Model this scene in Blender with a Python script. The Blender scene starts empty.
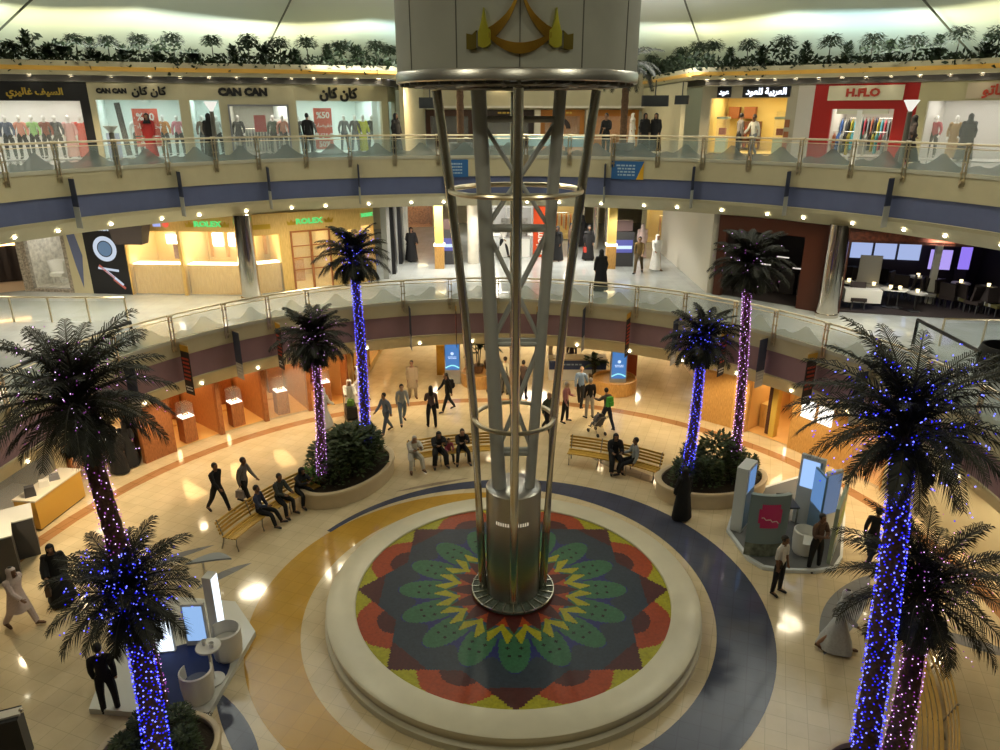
import bpy, bmesh, math, random
from math import pi, sin, cos, atan2, sqrt, radians as rad
from mathutils import Vector, Matrix
S = bpy.context.scene
COL = S.collection
R = random.Random(7)

# ---------------------------------------------------------------- camera
cd = bpy.data.cameras.new('camera'); cam = bpy.data.objects.new('camera', cd); COL.objects.link(cam)
cam.location = (0, 0, 12.0); PITCH = 20.2; F = 716.0
cam.rotation_euler = (rad(90 - PITCH), 0, 0)
cd.sensor_width = 36; cd.lens = F / 1000 * 36; cd.clip_start = .05; cd.clip_end = 300
S.camera = cam

# ---------------------------------------------------------------- world, exposure
w = bpy.data.worlds.new('world'); S.world = w; w.use_nodes = True
w.node_tree.nodes['Background'].inputs[0].default_value = (1.0, .86, .62, 1)
w.node_tree.nodes['Background'].inputs[1].default_value = .05
S.view_settings.view_transform = 'Standard'; S.view_settings.look = 'None'
S.view_settings.exposure = 0.0; S.view_settings.gamma = 1; S.view_settings.use_curve_mapping = False

CX, CY = .33, 15.4          # centre of the pool and tower
RX, RY = -.5, 16.0          # centre of the round voids
F1, F2 = 4.8, 10.15         # gallery floors
R1, R2 = 12.35, 15.9         # void radii

# ---------------------------------------------------------------- lights
def lamp(kind, name, loc, energy, color, size=.5, rot=(0, 0, 0), spot=None, sy=None, blend=.5):
    d = bpy.data.lights.new(name, kind); d.energy = energy; d.color = color
    if kind == 'AREA':
        d.size = size
        d.shape = 'DISK'
        if sy: d.shape = 'RECTANGLE'; d.size_y = sy
    else:
        d.shadow_soft_size = size
    if spot: d.spot_size = rad(spot); d.spot_blend = blend
    o = bpy.data.objects.new(name, d); COL.objects.link(o); o.location = loc; o.rotation_euler = rot
    return o
WARM = (1.0, .78, .48); WHITE = (1, .93, .82); GREEN = (.84, 1.0, .84); CYAN = (.62, .95, 1.0); YEL = (1.0, .95, .5)
# general fill light added under the tented roof, no real fittings
for x, y, e in ((-7, 8, 235), (7, 8, 235), (-11, 20, 270), (11, 20, 270), (0, 27, 250), (0, 4, 150)):
    lamp('AREA', 'roof_fill', (x, y, 17.2), e, (1, .94, .68), .5)
# uplights in the planted ledge washing the tent outward and up
for az, c, e in ((-56, CYAN, 330), (-43, YEL, 330), (-31, GREEN, 300), (-21, YEL, 340), (-10, CYAN, 330), (15, GREEN, 260), (25, YEL, 340), (36, CYAN, 330), (48, YEL, 300), (60, GREEN, 250)):
    x, y = 31 * math.sin(rad(az)), 16 + 31 * math.cos(rad(az))
    lamp('AREA', 'tent_uplight', (x, y, 13.9), e * .85, c, 8, (rad(118), 0, rad(-az)), sy=4.5)
for x, y in ((-14, 30), (-5, 33), (6, 34), (15, 29)):
    lamp('AREA', 'tent_fill', (x, y, 14.4 if abs(x) > 8 else 13.6), 620, (1, 1, .95), 6, (rad(175), 0, 0))  # unseen fill added to brighten the upper part of the tent
# rings of downlights under the galleries (visible lamps are built with the soffits)
def ring_lamps(r, z, azs, e, c, tilt=0, spot=130):
    for a in azs:
        a = rad(a); lamp('SPOT', 'gallery_downlight', (RX + r * sin(a), RY + r * cos(a), z), e, c, .12, (0, 0, 0), spot)
ring_lamps(13.1, 2.8, range(-88, 96, 11), 210, WARM)
ring_lamps(18.6, 8.0, range(-80, 96, 20), 320, (1, .97, .88))
for x, y in ((-15, 26.5), (-11, 26.6), (-7.5, 28), (12, 24.5), (-20, 26)):
    lamp('AREA', 'gallery_fill', (x, y, 8.05), 110, (1, .86, .6), 1.2)  # added fill that brightens the lower gallery shopfronts, no fittings there
ring_lamps(19.6, 13.2, range(-70, 82, 20), 380, WARM)
for x, y in ((6.5, 30.5), (-3.5, 31.5), (2, 31), (2, 37), (7, 37), (-3, 38)):
    lamp('AREA', 'corridor_fill', (x, y, 2.9), 150, (1, .86, .62), 1.6)  # unseen fill added to brighten the ground corridor and its floor
for x, y in ((-3, 34), (4, 36), (0, 44)):
    lamp('AREA', 'hall_lamp', (x, y, 8.0), 260, WHITE, 2.2)
    lamp('AREA', 'hall_lamp', (x, y + 2, 13.3), 160, WARM, 2.2)

# ---------------------------------------------------------------- pixel -> ground helper (used to measure the place from the photo)
CP, SP_ = cos(rad(PITCH)), sin(rad(PITCH))
def G(px, py, z=0.0, Y=None):
    u = (px - 500) / F; v = (py - 375) / F
    dn = SP_ + v * CP; fw = CP - v * SP_
    if Y is None: Y = (12.0 - z) * fw / dn
    Z = 12.0 - Y * dn / fw
    return Vector((u * Y / fw, Y, Z))
def polar(az, r, z=0.0, c=(RX, RY)):
    return Vector((c[0] + r * sin(rad(az)), c[1] + r * cos(rad(az)), z))

# ---------------------------------------------------------------- materials
MC = {}
def mat(name, col=(.5, .5, .5), rough=.5, metal=0, emis=None, es=0, var=0, vs=8, bump=0, trans=0, coat=0, alpha=1, ior=1.45, spec=.5):
    if name in MC: return MC[name]
    m = bpy.data.materials.new(name); m.use_nodes = True; nt = m.node_tree; b = nt.nodes['Principled BSDF']
    b.inputs['Base Color'].default_value = (*col, 1); b.inputs['Roughness'].default_value = rough
    b.inputs['Metallic'].default_value = metal; b.inputs['IOR'].default_value = ior
    b.inputs['Transmission Weight'].default_value = trans; b.inputs['Coat Weight'].default_value = coat
    b.inputs['Alpha'].default_value = alpha; b.inputs['Specular IOR Level'].default_value = spec
    if emis: b.inputs['Emission Color'].default_value = (*emis, 1); b.inputs['Emission Strength'].default_value = es
    if var or bump:
        tc = nt.nodes.new('ShaderNodeTexCoord'); n = nt.nodes.new('ShaderNodeTexNoise'); n.inputs['Scale'].default_value = vs; n.inputs['Detail'].default_value = 4
        nt.links.new(tc.outputs['Object'], n.inputs['Vector'])
        if var:
            r = nt.nodes.new('ShaderNodeValToRGB')
            r.color_ramp.elements[0].position = .3; r.color_ramp.elements[1].position = .7
            r.color_ramp.elements[0].color = (*[max(0, c * (1 - var)) for c in col], 1)
            r.color_ramp.elements[1].color = (*[min(1, c * (1 + var)) for c in col], 1)
            nt.links.new(n.outputs['Fac'], r.inputs['Fac']); nt.links.new(r.outputs['Color'], b.inputs['Base Color'])
        if bump:
            bp = nt.nodes.new('ShaderNodeBump'); bp.inputs['Strength'].default_value = bump; bp.inputs['Distance'].default_value = .02
            nt.links.new(n.outputs['Fac'], bp.inputs['Height']); nt.links.new(bp.outputs['Normal'], b.inputs['Normal'])
    MC[name] = m; return m
def tile_mat(name, col, mortar, size, rough, coat=0, rot=0, var=.04, mw=.012):
    m = mat(name, col, rough, coat=coat); nt = m.node_tree; b = nt.nodes['Principled BSDF']
    tc = nt.nodes.new('ShaderNodeTexCoord'); mp = nt.nodes.new('ShaderNodeMapping'); mp.inputs['Rotation'].default_value = (0, 0, rad(rot))
    br = nt.nodes.new('ShaderNodeTexBrick'); br.offset = 0; br.inputs['Scale'].default_value = 1
    br.inputs['Brick Width'].default_value = size; br.inputs['Row Height'].default_value = size; br.inputs['Mortar Size'].default_value = mw
    br.inputs['Color1'].default_value = (*[c * (1 - var) for c in col], 1); br.inputs['Color2'].default_value = (*[min(1, c * (1 + var)) for c in col], 1)
    br.inputs['Mortar'].default_value = (*mortar, 1)
    nt.links.new(tc.outputs['Object'], mp.inputs['Vector']); nt.links.new(mp.outputs['Vector'], br.inputs['Vector'])
    nz = nt.nodes.new('ShaderNodeTexNoise'); nz.inputs['Scale'].default_value = 1.3; nz.inputs['Detail'].default_value = 6
    nt.links.new(tc.outputs['Object'], nz.inputs['Vector'])
    mx = nt.nodes.new('ShaderNodeMix'); mx.data_type = 'RGBA'; mx.blend_type = 'MULTIPLY'; mx.inputs['Factor'].default_value = .35
    rp = nt.nodes.new('ShaderNodeValToRGB'); rp.color_ramp.elements[0].color = (.72, .68, .6, 1); rp.color_ramp.elements[1].color = (1, 1, 1, 1)
    rp.color_ramp.elements[0].position = .35; rp.color_ramp.elements[1].position = .6
    nt.links.new(nz.outputs['Fac'], rp.inputs['Fac']); nt.links.new(br.outputs['Color'], mx.inputs['A']); nt.links.new(rp.outputs['Color'], mx.inputs['B'])
    nt.links.new(mx.outputs['Result'], b.inputs['Base Color'])
    return m
def glow(name, col, s): return mat(name, (.02, .02, .02), .6, emis=col, es=s)
def wood(name, col, dark, scale=3, rough=.35):
    m = mat(name, col, rough); nt = m.node_tree; b = nt.nodes['Principled BSDF']
    tc = nt.nodes.new('ShaderNodeTexCoord'); mp = nt.nodes.new('ShaderNodeMapping'); mp.inputs['Scale'].default_value = (scale * 3, scale * 3, scale * .4)
    n = nt.nodes.new('ShaderNodeTexNoise'); n.inputs['Detail'].default_value = 5; r = nt.nodes.new('ShaderNodeValToRGB')
    r.color_ramp.elements[0].color = (*dark, 1); r.color_ramp.elements[1].color = (*col, 1); r.color_ramp.elements[0].position = .3; r.color_ramp.elements[1].position = .65
    nt.links.new(tc.outputs['Object'], mp.inputs[0]); nt.links.new(mp.outputs[0], n.inputs['Vector']); nt.links.new(n.outputs['Fac'], r.inputs['Fac']); nt.links.new(r.outputs[0], b.inputs['Base Color'])
    return m
CREAM = mat('cream_plaster', (.52, .47, .31), .55, var=.04, vs=2)
CREAMD = mat('cream_soffit', (.58, .52, .36), .5, var=.03, vs=2)
MAUVE = mat('mauve_band', (.3, .185, .215), .5, var=.05, vs=2)
BLUEB = mat('slate_blue_band', (.115, .14, .27), .5, var=.05, vs=2)
WHITEP = mat('white_paint', (.78, .77, .72), .5)
OFFW = mat('off_white_paint', (.68, .64, .54), .5)
CHROME = mat('chrome', (.75, .72, .66), .16, 1)
STEEL = mat('brushed_steel', (.45, .44, .42), .3, 1, bump=.1, vs=40)
GREYP = mat('grey_paint', (.4, .41, .4), .4)
BRONZE = mat('warm_tube_metal', (.68, .6, .44), .28, 1)
FROST_LIT = mat('lit_frosted_wave', (.5, .55, .42), .5, alpha=.4)  # railing frost again, stronger light of the lower gallery put into its colour
BLACK = mat('black', (.012, .012, .014), .45)
DGREY = mat('dark_grey', (.05, .05, .055), .5)
GLASS = mat('railing_glass', (.5, .66, .66), .03, trans=0, alpha=.3, spec=.6)
CLEAR = mat('window_glass', (.9, .97, .95), .02, alpha=.10, spec=.6)
FROST = mat('frosted_wave', (.2, .25, .25), .45, alpha=.68)
ORANGE = mat('orange_band', (.75, .42, .08), .4)
WOODR = wood('red_brown_wood', (.42, .16, .055), (.22, .075, .025))
WOODH = wood('honey_wood', (.66, .38, .12), (.45, .23, .06))
WOODD = wood('dark_wood', (.09, .03, .018), (.04, .014, .01))
FLOORT = tile_mat('beige_marble', (.66, .545, .35), (.5, .41, .26), .42, .10, coat=.3, rot=20, mw=.006)
FLOORG = tile_mat('pale_gallery_floor', (.5, .54, .55), (.43, .46, .46), .6, .10, coat=.3, rot=0, mw=.008)
YELT = tile_mat('yellow_inlay', (.52, .3, .05), (.46, .26, .04), .42, .10, coat=.3, rot=20)
BLUT = tile_mat('blue_inlay', (.075, .085, .13), (.065, .07, .11), .42, .10, coat=.3, rot=20)
BROT = tile_mat('brown_inlay', (.42, .22, .1), (.3, .15, .06), .6, .10, coat=.3, rot=20)
GRYT = tile_mat('grey_inlay', (.26, .26, .27), (.2, .2, .2), .6, .12, coat=.3, rot=20)
GREYB = tile_mat('greybeige_inlay', (.36, .28, .2), (.25, .2, .14), .6, .12, coat=.3, rot=20)

# ---------------------------------------------------------------- mesh builder
class B:
    def __init__(s): s.v = []; s.f = []; s.mi = []; s.T = None
    def av(s, pts):
        n = len(s.v)
        for p in pts:
            p = Vector(p)
            s.v.append(s.T @ p if s.T else p)
        return n
    def face(s, pts, m=0):
        n = s.av(pts); s.f.append(tuple(range(n, n + len(pts)))); s.mi.append(m); return s
    def box(s, c, d, rz=0, m=0, rx=0, ry=0, top=1.0):
        M = Matrix.Translation(c) @ Matrix.Rotation(rz, 4, 'Z') @ Matrix.Rotation(rx, 4, 'X') @ Matrix.Rotation(ry, 4, 'Y')
        x, y, z = d[0] / 2, d[1] / 2, d[2] / 2
        n = s.av([M @ Vector((a * x * (top if k > 0 else 1), b * y * (top if k > 0 else 1), k * z)) for k in (-1, 1) for a, b in ((-1, -1), (1, -1), (1, 1), (-1, 1))])
        for q in ((3, 2, 1, 0), (4, 5, 6, 7), (0, 1, 5, 4), (1, 2, 6, 5), (2, 3, 7, 6), (3, 0, 4, 7)): s.f.append(tuple(n + i for i in q)); s.mi.append(m)
        return s
    def tube(s, pts, r, n=10, m=0, cap=True, close=False, sy=1.0):
        pts = [Vector(p) for p in pts]; k = len(pts); rs = r if isinstance(r, (list, tuple)) else [r] * k
        base = None; ref = Vector((0, 0, 1))
        for i, p in enumerate(pts):
            if close: t = pts[(i + 1) % k] - pts[i - 1]
            else: t = pts[min(i + 1, k - 1)] - pts[max(i - 1, 0)]
            t.normalize()
            a = t.cross(ref)
            if a.length < .05: a = t.cross(Vector((0, 1, 0)))
            a.normalize(); b = a.cross(t)
            st = s.av([p + a * (rs[i] * cos(2 * pi * j / n)) + b * (rs[i] * sy * sin(2 * pi * j / n)) for j in range(n)])
            if base is None: base = st
        for i in range(k if close else k - 1):
            i2 = (i + 1) % k
            for j in range(n):
                j2 = (j + 1) % n
                s.f.append((base + i * n + j, base + i * n + j2, base + i2 * n + j2, base + i2 * n + j)); s.mi.append(m)
        if cap and not close:
            s.f.append(tuple(base + j for j in range(n))); s.mi.append(m)
            s.f.append(tuple(base + (k - 1) * n + j for j in reversed(range(n)))); s.mi.append(m)
        return s
    def lathe(s, prof, n=32, c=(0, 0, 0), m=0, a0=0, a1=360, sx=1, sy=1, rz=0, ms=None):
        full = abs(a1 - a0) >= 360; k = len(prof); cnt = n if full else n + 1; b0 = len(s.v)
        for i in range(cnt):
            a = rad(a0 + (a1 - a0) * i / n)
            for r, z in prof:
                x, y = r * sin(a) * sx, r * cos(a) * sy
                s.av([(c[0] + x * cos(rz) - y * sin(rz), c[1] + x * sin(rz) + y * cos(rz), c[2] + z)])
        for i in range(n):
            i2 = (i + 1) % cnt
            for j in range(k - 1):
                if prof[j][0] == 0 and prof[j + 1][0] == 0: continue
                s.f.append((b0 + i * k + j, b0 + i2 * k + j, b0 + i2 * k + j + 1, b0 + i * k + j + 1)); s.mi.append(ms[j] if ms else m)
        return s
    def prism(s, poly, z0, z1, m=0, side=None):
        n = len(poly); b = s.av([(p[0], p[1], z0) for p in poly] + [(p[0], p[1], z1) for p in poly])
        s.f.append(tuple(b + n + i for i in range(n))); s.mi.append(m)
        s.f.append(tuple(b + i for i in reversed(range(n)))); s.mi.append(m)
        for i in range(n):
            j = (i + 1) % n; s.f.append((b + i, b + j, b + n + j, b + n + i)); s.mi.append(m if side is None else side)
        return s
    def sphere(s, c, r, n=10, m=0, sc=(1, 1, 1)):
        k = max(4, n // 2); pr = []
        b0 = len(s.v)
        for i in range(k + 1):
            t = pi * i / k
            for j in range(n):
                p = 2 * pi * j / n; s.av([(c[0] + r * sc[0] * sin(t) * cos(p), c[1] + r * sc[1] * sin(t) * sin(p), c[2] + r * sc[2] * cos(t))])
        for i in range(k):
            for j in range(n):
                j2 = (j + 1) % n; s.f.append((b0 + i * n + j, b0 + (i + 1) * n + j, b0 + (i + 1) * n + j2, b0 + i * n + j2)); s.mi.append(m)
        return s
    def mesh(s, name, mats, smooth=False):
        me = bpy.data.meshes.new(name); me.from_pydata([tuple(v) for v in s.v], [], s.f)
        mats = mats if isinstance(mats, (list, tuple)) else [mats]
        for x in mats: me.materials.append(x)
        me.polygons.foreach_set('material_index', s.mi)
        if smooth:
            me.polygons.foreach_set('use_smooth', [True] * len(s.f))
        me.validate(); me.update()
        bm = bmesh.new(); bm.from_mesh(me); bmesh.ops.remove_doubles(bm, verts=bm.verts, dist=1e-5) if smooth else None
        bmesh.ops.recalc_face_normals(bm, faces=bm.faces); bm.to_mesh(me); bm.free()
        if smooth: 
            try: me.set_sharp_from_angle(angle=rad(42))
            except Exception: pass
        return me
    def build(s, name, mats, parent=None, smooth=False, loc=None, rz=None):
        o = bpy.data.objects.new(name, s.mesh(name, mats, smooth)); COL.objects.link(o)
        if parent: o.parent = parent
        if loc is not None: o.location = loc
        if rz is not None: o.rotation_euler = (0, 0, rz)
        return o
def tag(o, label=None, cat=None, group=None, kind=None):
    if label: o['label'] = label
    if cat: o['category'] = cat
    if group: o['group'] = group
    if kind: o['kind'] = kind
    return o
def thing(name, label, cat, loc=(0, 0, 0), rz=0, group=None, kind=None):
    o = bpy.data.objects.new(name, None); COL.objects.link(o); o.location = loc; o.rotation_euler = (0, 0, rz); o.empty_display_size = .1
    return tag(o, label, cat, group, kind)
def struct(b, name, mats, label=None, smooth=False): return tag(b.build(name, mats, None, smooth), label, kind='structure')
KIDS = {}
def copy_tree(o, parent=None):
    c = o.copy(); COL.objects.link(c)
    if parent: c.parent = parent
    for ch in list(o.children): copy_tree(ch, c)
    return c
def instance(me, name, parent=None, loc=(0, 0, 0), rot=(0, 0, 0), sc=1):
    o = bpy.data.objects.new(name, me); COL.objects.link(o); o.location = loc; o.rotation_euler = rot
    o.scale = (sc, sc, sc) if not isinstance(sc, tuple) else sc
    if parent: o.parent = parent
    return o
ORD = ['first', 'second', 'third', 'fourth', 'fifth', 'sixth', 'seventh', 'eighth', 'ninth', 'tenth', 'eleventh', 'twelfth', 'thirteenth', 'fourteenth', 'fifteenth', 'sixteenth', 'seventeenth', 'eighteenth', 'nineteenth', 'twentieth', 'twenty-first', 'twenty-second', 'twenty-third', 'twenty-fourth', 'twenty-fifth', 'twenty-sixth', 'twenty-seventh', 'twenty-eighth', 'twenty-ninth', 'thirtieth']
# Arabic presentation forms, given in visual order
AF = {'ا': ('FE8D', 'FE8E', None, None), 'ل': ('FEDD', 'FEDE', 'FEDF', 'FEE0'), 'ع': ('FEC9', 'FECA', 'FECB', 'FECC'), 'ر': ('FEAD', 'FEAE', None, None),
      'ب': ('FE8F', 'FE90', 'FE91', 'FE92'), 'ي': ('FEF1', 'FEF2', 'FEF3', 'FEF4'), 'ة': ('FE93', 'FE94', None, None), 'و': ('FEED', 'FEEE', None, None),
      'د': ('FEA9', 'FEAA', None, None), 'ك': ('FED9', 'FEDA', 'FEDB', 'FEDC'), 'ن': ('FEE5', 'FEE6', 'FEE7', 'FEE8'), 'م': ('FEE1', 'FEE2', 'FEE3', 'FEE4'),
      'غ': ('FECD', 'FECE', 'FECF', 'FED0'), 'ت': ('FE95', 'FE96', 'FE97', 'FE98'), 'خ': ('FEA5', 'FEA6', 'FEA7', 'FEA8'), 'ف': ('FED1', 'FED2', 'FED3', 'FED4'),
      'ض': ('FEBD', 'FEBE', 'FEBF', 'FEC0'), 'ص': ('FEB9', 'FEBA', 'FEBB', 'FEBC'), 'ش': ('FEB5', 'FEB6', 'FEB7', 'FEB8'), 'ح': ('FEA1', 'FEA2', 'FEA3', 'FEA4'), 'ق': ('FED5', 'FED6', 'FED7', 'FED8'), 'س': ('FEB1', 'FEB2', 'FEB3', 'FEB4')}
def arabic(t):
    out = []
    for i, ch in enumerate(t):
        if ch not in AF: out.append(ch); continue
        prev = i > 0 and t[i - 1] in AF and AF[t[i - 1]][2] is not None
        nxt = i + 1 < len(t) and t[i + 1] in AF
        f = AF[ch]
        k = (3 if nxt and f[3] else 1) if prev else (2 if nxt and f[2] else 0)
        out.append(chr(int(f[k], 16)))
    return ''.join(reversed(out))
def text(body, name, size, m, parent=None, loc=(0, 0, 0), rot=(pi / 2, 0, 0), ext=.02, align='CENTER', bold=.0, sx=1.0):
    if any(c in AF for c in body): body = '\n'.join(arabic(l) for l in body.split('\n'))
    c = bpy.data.curves.new(name, 'FONT'); c.body = body; c.size = size; c.extrude = ext; c.align_x = align; c.align_y = 'CENTER'; c.offset = bold; c.resolution_u = 2
    o = bpy.data.objects.new(name, c); COL.objects.link(o); bpy.context.view_layer.update()
    me = bpy.data.meshes.new_from_object(o); bpy.data.objects.remove(o); me.name = name
    me.materials.clear(); me.materials.append(m)
    o = bpy.data.objects.new(name, me); COL.objects.link(o); o.location = loc; o.rotation_euler = rot; o.scale = (sx, 1, 1)
    if parent: o.parent = parent
    return o
# ================================================================= ground floor
fl = B()
fl.lathe([(0, 0), (45, 0)], 64, (RX, 20, 0))
def arc_pts(c, r, a0, a1, n=48): return [(c[0] + r * sin(rad(a0 + (a1 - a0) * i / n)), c[1] + r * cos(rad(a0 + (a1 - a0) * i / n))) for i in range(n + 1)]
def band(b, P, Q, z, m):
    for i in range(len(P) - 1): b.face([(*P[i], z), (*P[i + 1], z), (*Q[i + 1], z), (*Q[i], z)], m)
def crescent(b, co, ro, ci, ri, a0, a1, z, m, n=64):
    # between outer circle and inner circle, sampled by azimuth about the outer centre
    P = arc_pts(co, ro, a0, a1, n); Q = []
    for (x, y) in P:
        dx, dy = co[0] - x, co[1] - y; L = sqrt(dx * dx + dy * dy); dx /= L; dy /= L
        # intersect ray P->centre with inner circle
        fx, fy = x - ci[0], y - ci[1]; bb = fx * dx + fy * dy; cc = fx * fx + fy * fy - ri * ri; D = bb * bb - cc
        t = max(0, -bb - sqrt(D)) if D > 0 else 0
        Q.append((x + dx * t, y + dy * t))
    band(b, P, Q, z, m)
crescent(fl, (-.4, 15.3), 5.9, (.4, 15.4), 5.4, -195, 5, .004, 1)
crescent(fl, (.35, 15.6), 6.5, (-.25, 15.75), 5.75, -60, 160, .006, 2)
crescent(fl, (.4, 15.2), 7.35, (.0, 14.6), 7.35, 190, 262, .004, 2)
band(fl, arc_pts((RX, RY), 13.15, -120, 120), arc_pts((RX, RY), 13.6, -120, 120), .004, 3)
def leaf(b, p0, p1, wd, z, m, n=14, sk=.5):
    p0 = Vector(p0); p1 = Vector(p1); d = p1 - p0; nn = Vector((-d.y, d.x)).normalized(); P = []; Q = []
    for i in range(n + 1):
        t = i / n; h = sin(pi * t) ** .8 * wd; P.append(tuple(p0 + d * t + nn * h)); Q.append(tuple(p0 + d * t - nn * h * sk))
    band(b, P, Q, z, m)
leaf(fl, G(583, 452)[:2], G(690, 492)[:2], -.42, .005, 4, sk=.3)
leaf(fl, G(395, 492)[:2], G(470, 478)[:2], .12, .005, 4)
leaf(fl, G(824, 655)[:2], G(870, 575)[:2], .55, .005, 5, sk=.5)
leaf(fl, G(905, 625)[:2], G(1040, 665)[:2], .28, .005, 5)
leaf(fl, G(120, 575)[:2], G(215, 545)[:2], .2, .005, 5)
leaf(fl, G(196, 590)[:2], G(252, 563)[:2], .25, .005, 5, sk=.2)
leaf(fl, G(215, 690)[:2], G(262, 790)[:2], .3, .005, 2, sk=.6)
struct(fl, 'floor', [FLOORT, YELT, BLUT, BROT, GREYB, GRYT], 'polished beige marble floor with yellow and blue inlaid crescents')

# ================================================================= galleries
def slab(name, r, zt, bands, zc, rout, label, a0=-135, a1=135, n=135):
    """floor slab: top face, curved fascia in bands (dr, z, material index), ceiling"""
    b = B(); prof = [(rout, zt), (r, zt)]; ms = [0]
    for dr, z, m in bands: prof.append((r + dr, z)); ms.append(m)
    prof.append((rout, zc)); ms.append(5)
    prof.append((rout, zt)); ms.append(5)
    b.lathe(prof, n, (RX, RY, 0), a0=a0, a1=a1, ms=ms)
    return struct(b, name, [FLOORG, CREAM, MAUVE, BLUEB, CHROME, CREAMD], label)
slab('floor_gallery_lower', R1, F1, [(-.02, F1 + .06, 1), (-.06, F1 + .06, 1), (-.06, 4.28, 1), (0, 4.27, 1), (0, 3.42, 2), (-.05, 3.41, 1), (0, 3.3, 1), (.28, 2.86, 1)], 2.98, 36, 'first gallery slab with beige and mauve fascia')
slab('floor_gallery_upper', R2, F2, [(-.02, F2 + .06, 1), (-.06, F2 + .06, 1), (-.06, 9.4, 1), (0, 9.39, 1), (0, 8.68, 3), (-.05, 8.67, 1), (0, 8.55, 1), (.45, 8.1, 1)], 8.22, 40, 'second gallery slab with beige and slate blue fascia')

def az_of(px, r, z):
    """azimuth at which the rim of radius r meets picture column px"""
    u = (px - 500) / F; best = None
    for i in range(-1000, 1001):
        a = rad(i / 10); d = (RY + r * cos(a)) * CP + (12 - z) * SP_
        if d > 2:
            e = abs(RX + r * sin(a) - u * d)
            if best is None or e < best[0]: best = (e, i / 10)
    return best[1]
def post_row(pxs, r, z):
    A = [az_of(p, r, z) for p in pxs]; st0 = A[1] - A[0]; st1 = A[-1] - A[-2]
    while A[0] > -112: A.insert(0, A[0] - 8)
    while A[-1] < 112: A.append(A[-1] + 8)
    return A
PX1 = [53, 115, 172, 225, 268, 308, 355, 403, 450, 497, 544, 591, 637, 685, 735, 775, 825, 877, 928, 980]
PX2 = [4, 57, 117, 167, 215, 258, 306, 350, 395, 438, 482, 526, 570, 613, 658, 703, 750, 800, 852, 905, 965]
A1 = post_row(PX1, R1, F1); A2 = post_row(PX2, R2, F2)
def railing(name, r, z, A, label):
    t = thing(name, label, 'railing', (RX, RY, z)); H = .92; a0, a1 = A[0], A[-1]
    def arc(rr, zz, n=140): return [(rr * sin(rad(a0 + (a1 - a0) * i / n)), rr * cos(rad(a0 + (a1 - a0) * i / n)), zz) for i in range(n + 1)]
    B().tube(arc(r, H), .035, 8).build('handrail', BRONZE, t, True)
    B().tube(arc(r - .02, H - .13), .018, 6).build('lower_rail', BRONZE, t, True)
    tr = B(); tr.lathe([(r - .09, -.02), (r - .09, .1), (r + .03, .1), (r + .03, -.02)], 140, a0=a0, a1=a1); tr.build('base_trim', mat('pale_trim', (.5, .49, .4), .3), t)
    pm = B()
    for s in (-.055, .055): pm.box((s, 0, .3), (.032, .05, 1.22))
    for zz in (-.16, .12, .42, .72): pm.box((0, 0, zz), (.2, .04, .035))
    pm.tube([(0, -.06, -.16), (0, .06, -.16)], .05, 8); pm.tube([(-.09, 0, .93), (.09, 0, .93)], .045, 8)
    me = pm.mesh('post', BRONZE)
    for a in A: a = rad(a); instance(me, 'post', t, ((r - .1) * sin(a), (r - .1) * cos(a), 0), (0, 0, -a))
    rr = r - .05; k = 12
    for q, (p0, p1) in enumerate(zip(A, A[1:])):
        am = rad((p0 + p1) / 2); st = (p1 - p0) * .92
        def loc(u, zz, off=0): a = am + rad(st * (u - .5)); return ((rr + off) * sin(a), (rr + off) * cos(a), zz)
        def hw(u): return .24 + .46 * max(0, 1 - abs(u - .62) / .36) ** 1.4 + .12 * max(0, 1 - abs(u - .15) / .2)
        gm, fm = B(), B()
        for i in range(k):
            u0, u1 = i / k, (i + 1) / k
            gm.face([loc(u0, .1), loc(u1, .1), loc(u1, .76), loc(u0, .76)]); fm.face([loc(u0, .105, -.006), loc(u1, .105, -.006), loc(u1, hw(u1), -.006), loc(u0, hw(u0), -.006)])
        p = gm.build('glass_pane', GLASS, t); fm.build('frosted_wave', FROST if z > 6 else FROST_LIT, p)
    return t
railing('glass_railing', R1, F1, A1, 'curved glass and metal balustrade round the lower gallery void')
railing('glass_railing', R2, F2, A2, 'curved glass and metal balustrade round the upper gallery void')

# downlights set in the fascias
dl = B(); dl.lathe([(0, -.012), (.05, -.012)], 12, m=1); dl.lathe([(.05, -.02), (.075, -.015), (.08, 0), (.05, 0)], 12, m=0)
dl_me = dl.mesh('downlight', [CHROME, glow('lamp_glow', (1, .9, .68), 30)])
def downlight(p, tilt, az, label, group, s=1.0):
    o = instance(dl_me, 'downlight', None, p, (tilt, 0, -rad(az)), s); tag(o, label, 'ceiling light', group)
for i in range(33):
    az = -97 + i * 6.0 + (i % 3) * .5
    downlight(polar(az, R2 + .2, 8.3), rad(-45), az, 'small round downlight in the beige edge under the upper gallery', 'upper gallery edge downlights', 1.15)
for i in range(19):
    az = -93 + i * 10.0
    downlight(polar(az, R1 + .12, 3.04), rad(-57), az, 'small round downlight in the beige edge under the lower gallery', 'lower gallery edge downlights', .95)

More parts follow.
